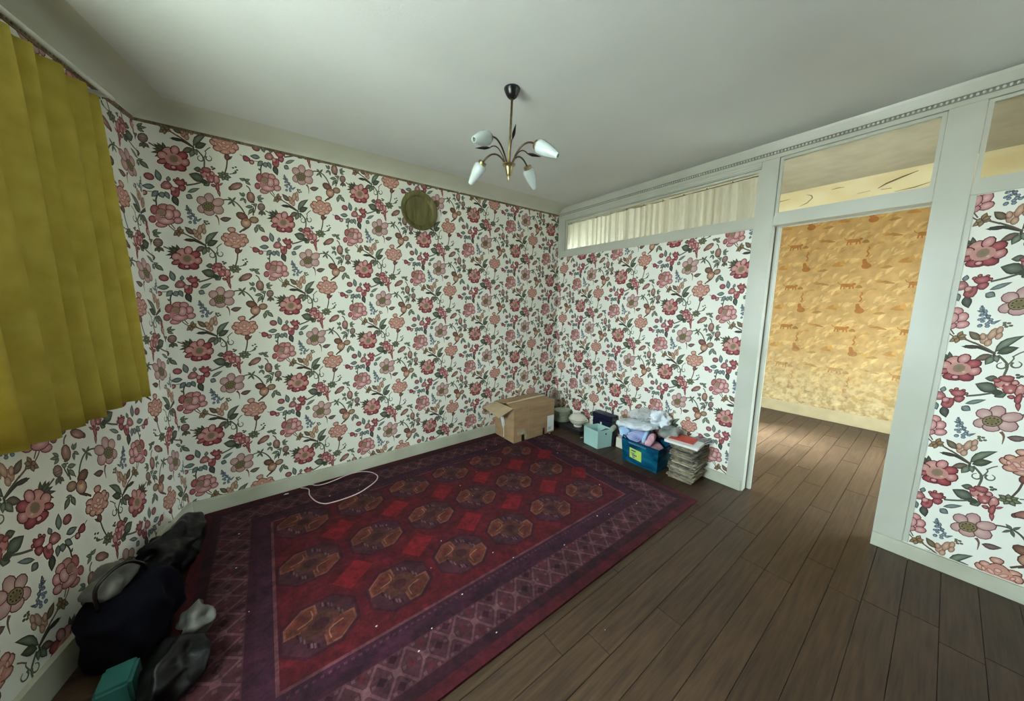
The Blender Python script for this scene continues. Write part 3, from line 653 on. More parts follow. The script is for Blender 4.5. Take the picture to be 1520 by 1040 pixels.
# mottled, paler towards the skirting where the paper has bleached
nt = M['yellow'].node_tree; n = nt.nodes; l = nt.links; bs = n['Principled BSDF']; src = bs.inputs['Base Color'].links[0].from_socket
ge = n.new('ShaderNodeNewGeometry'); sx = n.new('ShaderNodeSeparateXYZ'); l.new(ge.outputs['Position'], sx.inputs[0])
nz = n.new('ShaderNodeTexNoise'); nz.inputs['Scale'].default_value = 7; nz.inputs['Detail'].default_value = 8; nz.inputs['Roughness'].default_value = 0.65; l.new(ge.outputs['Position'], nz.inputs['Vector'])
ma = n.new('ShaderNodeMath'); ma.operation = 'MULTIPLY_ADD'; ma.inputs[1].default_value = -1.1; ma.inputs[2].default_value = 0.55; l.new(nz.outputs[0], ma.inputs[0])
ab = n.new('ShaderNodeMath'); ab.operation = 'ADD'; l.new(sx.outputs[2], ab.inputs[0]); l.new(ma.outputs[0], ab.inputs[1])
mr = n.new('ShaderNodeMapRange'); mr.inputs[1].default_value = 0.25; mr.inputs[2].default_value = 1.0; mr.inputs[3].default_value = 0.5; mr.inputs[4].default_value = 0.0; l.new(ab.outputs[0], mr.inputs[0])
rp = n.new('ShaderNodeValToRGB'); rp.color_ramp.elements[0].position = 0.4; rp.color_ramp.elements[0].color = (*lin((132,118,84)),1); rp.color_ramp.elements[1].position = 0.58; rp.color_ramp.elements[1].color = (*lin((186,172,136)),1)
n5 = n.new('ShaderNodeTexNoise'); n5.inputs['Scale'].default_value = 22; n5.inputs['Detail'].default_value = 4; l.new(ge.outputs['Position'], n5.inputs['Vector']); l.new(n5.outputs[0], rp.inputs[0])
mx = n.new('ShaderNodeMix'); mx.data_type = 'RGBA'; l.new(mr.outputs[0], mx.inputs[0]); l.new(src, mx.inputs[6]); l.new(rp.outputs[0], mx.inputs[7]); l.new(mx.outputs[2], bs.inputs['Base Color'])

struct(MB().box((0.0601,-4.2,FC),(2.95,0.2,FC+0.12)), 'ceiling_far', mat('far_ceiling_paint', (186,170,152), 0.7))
M['farcove'] = mat('bounce_tinted_cove_paint', (250,228,194), 0.5, c2=(240,212,170), scale=4, bump=0.2, bscale=6)  # cream lightened and tinted with the glow bounced off the yellow wall
cv = MB(); cove(cv, (2.7499,-3.499,0), (2.7499,-0.001,0), (-1,0,0), [(0.0,2.56)]+[(0.46*(1-math.cos(R(a)))+0.004, 2.56+0.27*math.sin(R(a))) for a in range(6, 91, 7)]+[(0.464,FC-0.0005),(0.0,FC-0.0005)])
ctr_ = struct(cv, 'trim_25', M['farcove'], smooth='auto')
# cracks and lifted paint along that cove
crk = MB()
def fcv(y, a, e=0.004):   # a point on the far cove
    return (2.75-0.46*(1-math.cos(R(a)))-0.004-e*math.cos(R(a)), y, 2.56+0.27*math.sin(R(a))-e*0.4)
def crack(ya, r=0.005): crk.tube([fcv(y, a) for y, a in ya], [r*0.3]+[r]*(len(ya)-2)+[r*0.3], 5)
crack([(-1.42,62),(-1.50,62),(-1.60,64)]); crack([(-1.66,38),(-1.74,44),(-1.80,55),(-1.80,62),(-1.76,68)]); crack([(-1.98,68),(-2.03,70),(-2.09,68)])
crack([(-2.34,48),(-2.40,56),(-2.52,66),(-2.62,74)], 0.009); crack([(-2.36,44),(-2.44,43)], 0.008); crack([(-2.46,34),(-2.60,36),(-2.72,42)]); crack([(-2.18,44),(-2.28,46)])
crk.build('paint_crack', mat('crack_shadow', (120,100,66), 0.8), ctr_)
GW = (0.12, 0.95, 0.12, 2.2)
gw = MB()
for a, b in (((0.0955,0.0,-0.02),(GW[0],0.2,FC+0.1)),((GW[1],0.0,-0.02),(2.95,0.2,FC+0.1)),((GW[0],0.0,-0.02),(GW[1],0.2,GW[2])),((GW[0],0.0,GW[3]),(GW[1],0.2,FC+0.1))): gw.box(a, b)
struct(gw, 'wall_far_left', M['stone'])
fw = MB()
for a, b in (((0.0605,FY-0.2,-0.02),(FW[0],FY,FC+0.05)),((FW[1],FY-0.2,-0.02),(2.75,FY,FC+0.05)),((FW[0],FY-0.2,-0.02),(FW[1],FY,FW[2])),((FW[0],FY-0.2,FW[3]),(FW[1],FY,FC+0.05))): fw.box(a, b)
struct(fw, 'wall_far_right', M['stone'])
win = bpy.data.objects.new('window_5', None); COL.objects.link(win); win.location = ((FW[0]+FW[1])/2,FY-0.1,FW[2]); win['kind'] = 'structure'
casement(win, lambda s, nn, z: (s, FY+nn, z), FW[0], FW[1], FW[2], FW[3], -0.14, -0.09)
win = bpy.data.objects.new('window_6', None); COL.objects.link(win); win.location = ((GW[0]+GW[1])/2,0.1,GW[2]); win['kind'] = 'structure'
casement(win, lambda s, nn, z: (s, nn, z), GW[0], GW[1], GW[2], GW[3], 0.10, 0.15)
struct(MB().box((2.728,-3.49,0.0),(2.7495,-0.01,0.148)), 'baseboard_far', mat('yellowed_baseboard', (168,150,116), 0.5), bevel=0.004)

# baseboards of the near room
struct(MB().box((-3.468,-0.022,0.0),(-0.001,-0.0005,0.104)).box((-3.468,-0.014,0.104),(-0.001,-0.0005,0.112)), 'baseboard_back', M['base'])
bb = MB().box((-0.020,-2.136,0.0),(-0.0125,-2.046,0.088)).box((-0.020,-2.0458,0.0),(-0.0005,-0.023,0.088))
struct(bb, 'baseboard_right', M['base'])
struct(MB().box((-0.024,-4.78,0.0),(-0.0125,-2.849,0.086)), 'baseboard_near', M['base'], bevel=0.002)
bb = MB().box((0.02,0.0005,0.0),(4.9,0.024,0.125),WC)
struct(bb, 'baseboard_left', M['base'])

# ------------------------------------------------------------------ rug
rx0, rx1, ry0, ry1 = -3.40, -0.445, -2.0, -0.028
rg = Print()
RD, FLD, DK, PU, LT = (100,24,34), (104,16,28), (52,22,40), (72,38,58), (118,80,88)
cxm, cym = (rx0+rx1)/2, (ry0+ry1)/2; hx, hy = (rx1-rx0)/2, (ry1-ry0)/2
def inset(d, c, l): rg.rect(cxm-hx+d, cym-hy+d, cxm+hx-d, cym+hy-d, c, l)
inset(0.0, (92,20,30), 0); inset(0.05, (46,20,34), 1); inset(0.10, (86,50,60), 2); inset(0.265, (54,24,46), 3); inset(0.30,(62,30,54),4); inset(0.368, (128,78,84), 5); inset(0.382, FLD, 6)
# lattice border
def lattice(x0, y0, x1, y1, horiz):
    L = (x1-x0) if horiz else (y1-y0); n = int(L/0.115); st = L/n
    for i in range(n):
        t = i*st
        def P(a, b): return (x0+t+a*st, y0+b*(y1-y0)) if horiz else (x0+b*(x1-x0), y0+t+a*st)
        for q in (((0,0),(1,1)),((0,1),(1,0))): rg.stem([P(*q[0]), P(*q[1])], 0.011, (126,84,90), 3)
        for q in ((0.5,0.12),(0.5,0.88),(0.0,0.5)):
            c = P(*q); rg.poly([(c[0]-0.02,c[1]),(c[0],c[1]-0.02),(c[0]+0.02,c[1]),(c[0],c[1]+0.02)], (44,16,32) if i%2 else (104,40,48), 4)
        c = P(0.5,0.5); rg.poly([(c[0]-0.017,c[1]-0.017),(c[0]+0.017,c[1]-0.017),(c[0]+0.017,c[1]+0.017),(c[0]-0.017,c[1]+0.017)], (130,92,94), 4)
        for q in ((0.25,0.05),(0.75,0.05),(0.25,0.95),(0.75,0.95),(0.25,0.5),(0.75,0.5)):
            c = P(*q); rg.rect(c[0]-0.007,c[1]-0.007,c[0]+0.007,c[1]+0.007,(120,84,88),4)
lattice(rx0+0.105, ry0+0.105, rx1-0.105, ry0+0.26, True); lattice(rx0+0.105, ry1-0.26, rx1-0.105, ry1-0.105, True)
lattice(rx0+0.105, ry0+0.26, rx0+0.26, ry1-0.26, False); lattice(rx1-0.26, ry0+0.26, rx1-0.105, ry1-0.26, False)
for sx_ in range(80):   # small guard-stripe stitches
    x = rx0+0.4+sx_*0.028
    for yy in (ry0+0.345, ry1-0.345): rg.rect(x, yy-0.006, x+0.013, yy+0.006, (104,60,74), 5)
# guls
def octo(cx, cy, a, b, k=0.45): return [(cx-a,cy-b*k),(cx-a*k,cy-b),(cx+a*k,cy-b),(cx+a,cy-b*k),(cx+a,cy+b*k),(cx+a*k,cy+b),(cx-a*k,cy+b),(cx-a,cy+b*k)]
def gul(cx, cy):
    OR, OB, BR, PP = (136,70,48), (158,96,74), (100,58,44), (74,40,52)
    rg.poly(octo(cx,cy,0.160,0.145), (62,20,38), 7)
    rg.poly(octo(cx,cy,0.148,0.133), PP, 8, (92,54,62))
    for sg in (1, -1):   # the two orange quarters, opposite each other
        q = [(cx,cy),(cx-sg*0.01,cy+sg*0.127),(cx-sg*0.066,cy+sg*0.127),(cx-sg*0.142,cy+sg*0.058),(cx-sg*0.142,cy+sg*0.0)]
        rg.k += 1; rg.poly(q, OB, 9); m_ = (sum(p[0] for p in q)/5, sum(p[1] for p in q)/5)
        rg.poly([(m_[0]+(p[0]-m_[0])*0.86, m_[1]+(p[1]-m_[1])*0.86) for p in q], OR, 10, BR)
        e = (cx-sg*0.074, cy+sg*0.068)
        rg.poly([(e[0]-0.03,e[1]-0.012),(e[0]-0.01,e[1]-0.03),(e[0]+0.03,e[1]+0.012),(e[0]+0.01,e[1]+0.03)], (122,46,40), 11)
        rg.stem([(cx-sg*0.03,cy+sg*0.10),(cx-sg*0.03,cy+sg*0.05),(cx-sg*0.09,cy+sg*0.03)], 0.006, (178,128,104), 11)
    rg.poly(octo(cx,cy,0.078,0.066), (96,60,46), 8.95, (116,72,54)); rg.poly(octo(cx,cy,0.05,0.044), (92,56,44), 11, (112,70,52)); rg.poly(octo(cx,cy,0.034,0.03), (70,32,40), 12)
    for i in range(14):
        sg = 1 if i % 2 else -1; px_ = cx+sg*(0.02+0.012*(i//2)); py_ = cy+sg*(0.105-0.008*(i//2)) if i < 8 else cy+sg*(0.05-0.02*(i//2-4))
        rg.rect(px_-0.004, py_-0.013, px_+0.004, py_+0.013, (132,100,106) if i % 3 else (40,16,30), 10)
_c = np.array(lin((96,22,36)))
XS = [-1.04-0.3635*i for i in range(6)]; YS = [-1.405, -0.965, -0.53]
for x in XS:
    for yy in YS: gul(x, yy)
def minor(cx, cy):
    rg.poly([(cx-0.105,cy-0.01),(cx-0.03,cy-0.1),(cx+0.105,cy+0.01),(cx+0.03,cy+0.1)], (156,20,34), 7, (166,24,38))
    pass
for i in range(-1, 6):
    for j in range(-1, 3):
        x = XS[0]-0.3635*(i+0.5); yy = -1.405+0.4375*(j+0.5)
        if ry0+0.40 < yy < ry1-0.40 and rx0+0.40 < x < rx1-0.38:
            minor(x, yy)
rb = MB().box((rx0,ry0,0.001),(rx1,ry1,0.0125))
aT, aC, aL = rg.arrays(); aC = aC*0.74+_c*0.26
rr_ = printed('rug', rb, (92,20,30), *clip(aT, aC, aL, [(rx0+0.001,ry0+0.001,rx1-0.001,ry1-0.001)]), lambda u, v, o: np.stack([u, v, 0.0125+o], -1), M['rug'], step=8e-5)
tag(rr_, 'large dark red oriental rug with rows of octagonal medallions lying on the plank floor', 'rug')

# ------------------------------------------------------------------ chandelier
HB = Vector((-1.862,-1.502,2.185)); CT = Vector((-1.806,-1.452,CEIL))
ch = thing('chandelier', 'brass ceiling lamp with four white tulip glass shades and curved arms', 'ceiling lamp', tuple(CT))
MB().lathe([(0.002,-0.049),(0.014,-0.048),(0.025,-0.040),(0.034,-0.026),(0.042,-0.008),(0.043,-0.001)], 28, tuple(CT)).build('ceiling_canopy', M['black'], ch, smooth=True)
MB().tube([CT+Vector((0,0,-0.044)), HB+Vector((0.0,0,0.02))], 0.0062, 12).build('rod', M['brass'], ch, smooth=True)
MB().lathe([(0.003,-0.066),(0.006,-0.060),(0.009,-0.050),(0.008,-0.044),(0.013,-0.038),(0.020,-0.004),(0.024,0.002),(0.034,0.010),(0.034,0.014),(0.018,0.020),(0.006,0.022)], 24, tuple(HB)).build('hub', M['brass'], ch, smooth='auto')
def arc(az, r1, z1, zp, n=12, rb=0.018):
    out = []
    for i in range(n+1):
        t = i/n; r = rb+(r1-rb)*(t**1.1); z = (1-t)**2*0.01+2*t*(1-t)*zp+t*t*z1
        out.append(HB+Vector((r*math.cos(az), r*math.sin(az), z)))
    return out
SH = []
for az, r1, z1, rt, zt in ((200,0.172,0.076,0.285,0.024),(289,0.165,0.068,0.285,-0.010),(108,0.178,0.062,0.272,-0.030),(20,0.190,0.062,0.275,-0.030)):
    a = R(az); P = arc(a, r1, z1, 0.135)
    ar_ = MB().tube(P, 0.0045, 8).build('arm', M['brassdark'], ch, smooth=True)
    s0 = P[-1]; tip = HB+Vector((rt*math.cos(a), rt*math.sin(a), zt)); ax = (tip-s0).normalized(); Ln = (tip-s0).length
    Q = ax.to_track_quat('Z','X').to_matrix()
    cup = MB().lathe([(0.004,-0.006),(0.022,-0.004),(0.024,0.012),(0.020,0.016)], 18, tuple(s0), Q).build('lamp_holder', M['brass'], ch, smooth='auto')
    shp = [(0.016,0.006),(0.026,0.010),(0.0335,0.020),(0.0345,0.032),(0.030,Ln*0.5),(0.022,Ln*0.75),(0.0145,Ln*0.97),(0.0125,Ln),(0.0095,Ln-0.002),(0.019,Ln*0.75),(0.027,Ln*0.5),(0.031,0.032),(0.022,0.014)]
    MB().lathe(shp, 9, tuple(s0), Q, cap=False).build('lamp_shade', M['opal'], ch, smooth='auto')
for az, zp, r1, z1 in ((155,0.125,0.10,0.085),(246,0.12,0.085,0.10),(335,0.12,0.10,0.075)):
    a = R(az); P = arc(a, r1, z1, zp); MB().tube(P, 0.003, 6).build('stem', M['brassdark'], ch, smooth=True)
    s0 = P[-1]; dd = Vector((math.cos(a), math.sin(a), -0.12 if az != 246 else 0.5)).normalized()
    lf = [s0+dd*0.075*t for t in (0,0.15,0.35,0.6,0.85,1)]; MB().tube(lf, [0.003,0.006,0.0085,0.0065,0.003,0.0008], 8).build('leaf', M['black'], ch, smooth=True)

# ------------------------------------------------------------------ brass wall plate
Qy = Matrix(((1,0,0),(0,0,-1),(0,1,0)))   # local z -> -y
Qy = Vector((0,-1,0)).to_track_quat('Z','X').to_matrix()
pl = MB().lathe([(0.002,0.010),(0.10,0.010),(0.122,0.012),(0.132,0.024),(0.156,0.030),(0.166,0.033),(0.169,0.031),(0.166,0.027),(0.134,0.018),(0.12,0.004),(0.10,0.002),(0.002,0.002)], 48, (-1.768,-0.002,2.292), Qy).build('wall_plate', M['plate'], smooth='auto', origin=(-1.768,-0.002,2.292))
tag(pl, 'round patinated brass plate hanging high on the floral wall', 'wall plate')

# ------------------------------------------------------------------ curtains
def curtain(s0, s1, z0, z1, n0, amp, waves, seed):
    mb = MB(); nx, nz = 60, 14; random.seed(seed); V = []
    for j in range(nz+1):
        z = z0+(z1-z0)*j/nz
        for i in range(nx+1):
            t = i/nx; w = math.sin(t*math.pi*2*waves+seed)*amp*(1-0.3*j/nz)+0.006*math.sin(t*23+j*0.3)
            V.append(WC(s0+(s1-s0)*t+0.01*math.sin(t*19+seed), n0+w, z+0.006*math.sin(t*9)))
    mb.add(V, [(j*(nx+1)+i, j*(nx+1)+i+1, (j+1)*(nx+1)+i+1, (j+1)*(nx+1)+i) for j in range(nz) for i in range(nx)])
    return mb
cu = thing('curtain', 'yellow curtain hanging at the left edge beside the window', 'curtain', WC(0.5,0.08,0.95))
curtain(0.47, 1.46, 0.985, 2.42, 0.085, 0.034, 8.4, 2).build('curtain_panel', M['curtain'], cu, smooth=True, solid=0.003)
cu2 = thing('curtain', 'yellow curtain on the far side of the window from the rug', 'curtain', WC(2.85,0.08,0.95))
curtain(2.64, 3.05, 0.97, 2.42, 0.085, 0.028, 3.5, 4).build('curtain_panel', M['curtain'], cu2, smooth=True, solid=0.003)
rod = MB().tube([WC(0.42,0.12,2.445), WC(3.10,0.12,2.445)], 0.010, 10).box((0.44,0.001,2.435),(0.455,0.12,2.455),WC).box((3.06,0.001,2.435),(3.075,0.12,2.455),WC).build('curtain_rod', M['winpaint'], smooth='auto')
tag(rod, 'white curtain rod over the window, carrying the yellow curtains', 'curtain rod')

# net curtain behind the left transom
nc = thing('net_curtain', 'white gathered net curtain behind the long transom glass', 'curtain', (0.09,-1.05,2.05))
mb = MB(); nx, nz = 260, 6; V = []
for j in range(nz+1):
    z = 1.97+0.455*j/nz
    for i in range(nx+1):
        t = i/nx; y = -0.012-t*2.03
        w = 0.006*math.sin(t*170+3*math.sin(t*23))+0.004*math.sin(t*61+2)+0.002*math.sin(t*410+j*0.5)
        zz = z - (0.010*abs(math.sin(t*math.pi*11)) if j == nz else 0)
        V.append((0.075+w*(1-0.25*j/nz), y, zz))
mb.add(V, [(j*(nx+1)+i, j*(nx+1)+i+1, (j+1)*(nx+1)+i+1, (j+1)*(nx+1)+i) for j in range(nz) for i in range(nx)])
mb.build('net_panel', M['net'], nc, smooth=True)
MB().tube([(0.088,-0.06,2.432),(0.088,-1.2,2.424),(0.088,-2.05,2.432)], 0.003, 6).build('curtain_wire', M['brassdark'], nc)
for k in range(11):
    y = -0.12-k*0.19; MB().tube([(0.084,y,2.437),(0.080,y-0.004,2.425),(0.084,y-0.002,2.410)], 0.0035, 6).build('curtain_clip', M['dark'], nc)

# ------------------------------------------------------------------ cardboard box
bx = thing('cardboard_box', 'large brown cardboard box with open end flap standing on the rug corner', 'box', (-0.67,-0.2,0.013))
X0, X1, Y0, Y1, Z0, Z1 = -0.965, -0.382, -0.383, -0.036, 0.0135, 0.392
t = 0.005
body = MB().box((X0+t,Y0,Z0),(X1,Y0+t,Z1)).box((X0+t,Y1-t,Z0),(X1,Y1,Z1)).box((X1-t,Y0+t,Z0),(X1,Y1-t,Z1)).box((X0+t,Y0+t,Z0),(X1-t,Y1-t,Z0+t))
body.box((X0,Y0,Z0),(X0+t,-0.215,Z1)).box((X0,-0.185,Z0),(X0+t,Y1,Z1))
body.build('box_body', M['card'], bx)
MB().add([(X0,Y0,Z1),(X1,Y0,Z1),(X1,-0.213,Z1+0.008),(X0+0.02,-0.213,Z1+0.012)], [(0,1,2,3)]).build('top_flap', M['card'], bx, solid=0.004)
MB().add([(X0,Y1,Z1),(X1,Y1,Z1),(X1,-0.206,Z1+0.008),(X0-0.0,-0.206,Z1+0.014)], [(0,1,2,3)]).build('top_flap', M['card'], bx, solid=0.004)
MB().add([(X0-0.002,Y0+0.01,Z1-0.002),(X0-0.002,Y1-0.01,Z1-0.002),(X0-0.158,Y1+0.01,Z1-0.045),(X0-0.150,Y0+0.055,Z1-0.085)], [(0,1,2,3)]).build('end_flap', M['cardin'], bx, solid=0.005)
MB().box((X0+0.03,-0.232,Z1+0.0135),(X1+0.001,-0.188,Z1+0.0145)).build('packing_tape', M['tape'], bx)
MB().box((X0-0.003,-0.212,0.03),(X0-0.001,-0.196,0.17)).build('torn_tape_strip', M['tape'], bx)
MB().add([(X0-0.002,-0.225,0.17),(X0-0.002,-0.175,0.16),(X0-0.016,-0.168,0.25),(X0-0.01,-0.22,0.265),(X0-0.006,-0.20,0.13)], [(0,4,1,2,3)]).build('plastic_wrap', M['white'], bx, solid=0.003)
MB().box((X1-0.104,Y0-0.0015,0.03),(X1-0.004,Y0-0.0002,0.215)).build('address_label', M['white'], bx)
lt = MB()
for k in range(6): lt.box((X1-0.094,Y0-0.002,0.05+k*0.006),(X1-0.05+0.005*(k%3),Y0-0.0016,0.053+k*0.006))
lt.build('label_print', M['greymag'], bx)
mb = MB().add([(-0.94,Y0-0.001,0.10),(-0.90,Y0-0.001,0.135),(-0.84,Y0-0.001,0.15),(-0.80,Y0-0.001,0.16),(-0.79,Y0-0.001,0.10),(-0.79,Y0-0.001,0.03),(-0.83,Y0-0.001,0.03),(-0.83,Y0-0.001,0.095),(-0.87,Y0-0.001,0.09)],[(0,1,2,3,4,7,8),(4,5,6,7)])
mb.build('torn_label', M['torn'], bx)
MB().box((-0.86,Y0-0.001,Z0+0.001),(-0.82,Y0-0.0002,0.085)).build('cut_hole', M['brassdark'], bx)  # cut hole, its dark inside painted as a flat patch
MB().box((-0.555,Y0-0.001,Z0+0.001),(-0.525,Y0-0.0002,0.09)).build('cut_hole', M['brassdark'], bx)  # second cut hole, painted dark the same way
MB().box((-0.768,Y0-0.0009,Z0+0.001),(-0.765,Y0-0.0002,Z1-0.002)).build('board_seam', M['cardin'], bx)

# ------------------------------------------------------------------ things by the partition
def disc_plate(z, r): return [(0.002,0.0),(r*0.55,0.0),(r*0.6,0.004),(r,0.014),(r,0.018),(r*0.62,0.009),(0.002,0.008)]
pm_ = MB().lathe(disc_plate(0, 0.098), 28).mesh('dinner_plate', M['china2'], smooth='auto')
for k in range(12):
    o = bpy.data.objects.new('dinner_plate', pm_); COL.objects.link(o); o.location = (-0.128+random.uniform(-.003,.003), -0.262+random.uniform(-.003,.003), 0.052+k*0.0105)
    o.rotation_euler.z = random.uniform(0, 6)
    ordw = ['lowest','second','third','fourth','fifth','sixth','seventh','eighth','ninth','tenth','eleventh','topmost'][k]
    if k == 11: tag(o, 'topmost greenish white plate of the stack beside the cardboard box', 'plate', 'stack of plates in the corner')
    else: tag(o, ordw+' greenish white plate, counted upwards, in the stack beside the cardboard box', 'plate', 'stack of plates in the corner')
# dark flat case under plates and tureen
cs = thing('document_case', 'flat dark case lying on the floor under the tureen and plates', 'case', (-0.12,-0.45,0))
MB().box((-0.222,-0.64,0.002),(-0.03,-0.15,0.026)).build('case_bottom', M['dark'], cs, bevel=0.004)
MB().box((-0.224,-0.642,0.029),(-0.028,-0.148,0.050)).build('case_lid', M['dark'], cs, bevel=0.005)
MB().box((-0.219,-0.637,0.0255),(-0.031,-0.153,0.0295)).build('case_seam', M['brassdark'], cs)
# tureen
TC = (-0.108,-0.505,0.0505)
tu = thing('soup_tureen', 'cream china lidded tureen with small side handles on the dark case', 'tureen', TC)
MB().lathe([(0.002,0.0),(0.048,0.0),(0.050,0.010),(0.040,0.018),(0.060,0.030),(0.090,0.055),(0.104,0.082),(0.104,0.090),(0.096,0.090),(0.082,0.055),(0.002,0.03)], 32, TC).build('bowl', M['china'], tu, smooth='auto')
MB().lathe([(0.106,0.0905),(0.107,0.096),(0.088,0.124),(0.060,0.142),(0.030,0.150),(0.002,0.152)], 32, TC, cap=False).build('lid', M['china'], tu, smooth='auto')
MB().lathe([(0.104,0.0885),(0.1085,0.0905),(0.107,0.0925)], 32, TC, cap=False).build('gilt_line', M['gilt'], tu, smooth=True)
MB().lathe([(0.008,0.150),(0.007,0.156),(0.014,0.163),(0.012,0.170),(0.002,0.173)], 16, TC, cap=False).build('lid_knob', M['china'], tu, smooth=True)
for sg in (1, -1):
    dv = Vector((0.25, -1, 0)).normalized()*sg*-1
    MB().tube([Vector(TC)+dv*(0.098+0.030*math.sin(math.pi*k/8))+Vector((0,0,0.070+0.045*k/8)) for k in range(9)], 0.0055, 8).build('handle', M['gilt' if sg > 0 else 'china'], tu, smooth=True)
# teal carton
tb = thing('teal_carton', 'small open pale teal carton holding dark items, on the floor before the navy box', 'carton', (-0.24,-0.9,0))
cn = [(-0.334,-0.973),(-0.322,-0.785),(-0.150,-0.826),(-0.157,-1.012)]
cc_ = Vector((sum(p[0] for p in cn)/4, sum(p[1] for p in cn)/4, 0))
tn = [(cc_.x+(p[0]-cc_.x)*1.04, cc_.y+(p[1]-cc_.y)*1.04) for p in cn]
def shell(bot, top, z0, z1, t):
    c = Vector((sum(p[0] for p in bot)/4, sum(p[1] for p in bot)/4)); f = 1-t/0.09
    bi = [(c.x+(p[0]-c.x)*f, c.y+(p[1]-c.y)*f) for p in bot]; ti = [(c.x+(p[0]-c.x)*f, c.y+(p[1]-c.y)*f) for p in top]
    v = [(*p, z0) for p in bot]+[(*p, z1) for p in top]+[(*p, z0+t) for p in bi]+[(*p, z1) for p in ti]
    f_ = [(3,2,1,0),(8,9,10,11)]
    for i in range(4):
        j = (i+1)%4; f_ += [(i,j,4+j,4+i),(4+i,4+j,12+j,12+i),(8+j,8+i,12+i,12+j)]
    return MB().add(v, f_)
shell(cn, tn, 0.001, 0.190, 0.003).build('carton_body', M['teal'], tb)
MB().sphere((-0.238,-1.0,0.15), 0.010, 10, 8, (1,0.3,1)).build('finger_hole', M['black'], tb)
it = MB().box((-0.05,-0.012,-0.06),(0.05,0.012,0.06)).build('wallet', M['dark'], bevel=0.006); it.location = (-0.215,-0.945,0.150); it.rotation_euler = (0.9,0.35,0.3)
tag(it, 'dark flat wallet sticking up inside the teal carton', 'wallet')
# navy box behind
nb = thing('navy_box', 'tall navy blue box standing against the wall behind the teal carton', 'box', (-0.07,-0.86,0))
MB().box((-0.128,-0.985,0.001),(-0.028,-0.735,0.24)).build('box_base', M['navy'], nb, bevel=0.003)
MB().box((-0.131,-0.988,0.243),(-0.025,-0.732,0.300)).build('box_lid', M['navy'], nb, bevel=0.004)
MB().box((-0.1325,-0.86,0.14),(-0.1305,-0.84,0.21)).build('paper_tag', M['white'], nb)
rl = MB().lathe([(0.006,-0.03),(0.024,-0.03),(0.026,0),(0.024,0.03),(0.006,0.03),(0.006,-0.03)], 20, cap=False).build('tape_roll', M['china2'], smooth='auto'); rl.location = (-0.141,-1.012,0.193); rl.rotation_euler = (0.2,1.3,0.3)
rl2 = MB().box((-0.150,-1.030,0.001),(-0.134,-0.992,0.165)).build('small_black_box', M['black'], bevel=0.002)
tag(rl, 'pale grey tape roll lying on the black box between navy box and blue bin', 'tape roll'); tag(rl2, 'narrow black box standing between the navy box and the teal carton', 'box')
wbx = MB().box((-0.125,-1.175,0.001),(-0.025,-1.045,0.105)).build('white_carton', M['china'], bevel=0.002)
tag(wbx, 'low cream carton on the floor beside the blue bin', 'carton')

# blue bin
bi = thing('storage_bin', 'blue plastic storage bin with a lime sticker, overfilled with folded laundry', 'storage bin', (-0.19,-1.42,0))
bb_ = [(-0.312,-1.258),(-0.100,-1.262),(-0.085,-1.596),(-0.306,-1.594)][::-1]
bt_ = [(-0.330,-1.245),(-0.085,-1.250),(-0.070,-1.612),(-0.326,-1.612)][::-1]
shell(bb_, bt_, 0.001, 0.222, 0.003).build('bin_body', M['bin'], bi)
rim = MB(); q = [Vector((*p, 0.226)) for p in [(-0.336,-1.262),(-0.080,-1.244),(-0.064,-1.618),(-0.332,-1.618)]]
rim.tube([q[0], q[1], q[2], q[3]], 0.007, 6, closed=True).build('bin_rim', M['binrim'], bi)
MB().tube([(-0.338,-1.33,0.205),(-0.3375,-1.50,0.205)], 0.0055, 6).build('grip_band', M['binband'], bi)
MB().tube([(-0.336,-1.262,0.226),(-0.340,-1.272,0.262),(-0.322,-1.300,0.240)], 0.005, 6).build('handle', M['binrim'], bi)
def bf(y, z, o=0.0015): return (-0.312+(-0.018)*(z/0.222)-o-(y+1.258)*-0.017, y, z)
MB().add([bf(-1.335,0.062),bf(-1.455,0.052),bf(-1.455,0.150),bf(-1.335,0.158)], [(0,1,2,3)]).build('sticker', M['lime'], bi, solid=0.0006)
pr_ = MB()
for (a, b, c, d) in ((-1.35,-1.40,0.128,0.140),(-1.35,-1.385,0.104,0.112),(-1.36,-1.41,0.086,0.098),(-1.365,-1.39,0.068,0.078)): pr_.add([bf(a,c,0.0028),bf(b,c,0.0028),bf(b,d,0.0028),bf(a,d,0.0028)], [(0,1,2,3)])
pr_.build('sticker_print', M['limeprint'], bi)

# cloth shapes
def lump(name, c, size, m, seed, rot=(0,0,0), fold=0.12, freq=6, ex=3.0, ridge=True, parent=None, sub=4):
    bm = bmesh.new(); bmesh.ops.create_icosphere(bm, subdivisions=sub, radius=1)
    for v in bm.verts:
        p = v.co.copy(); k = (abs(p.x)**ex+abs(p.y)**ex+abs(p.z)**ex)**(-1/ex); p = p*k
        p = Vector((p.x*size[0], p.y*size[1], p.z*size[2]))
        q = p*freq+Vector((seed*7.3, seed*3.1, seed*1.7)); nn = noise.noise(q)
        if ridge: nn = (0.5-abs(nn)*2)
        n2 = noise.noise(q*2.3)
        v.co = p + p.normalized()*min(size)*(fold*nn*2+fold*0.7*n2)
    me = bpy.data.meshes.new(name); bm.to_mesh(me); bm.free(); me.materials.append(m); me.shade_smooth()
    o = bpy.data.objects.new(name, me); COL.objects.link(o); o.location = c; o.rotation_euler = rot
    if parent: put(o, parent)
    return o
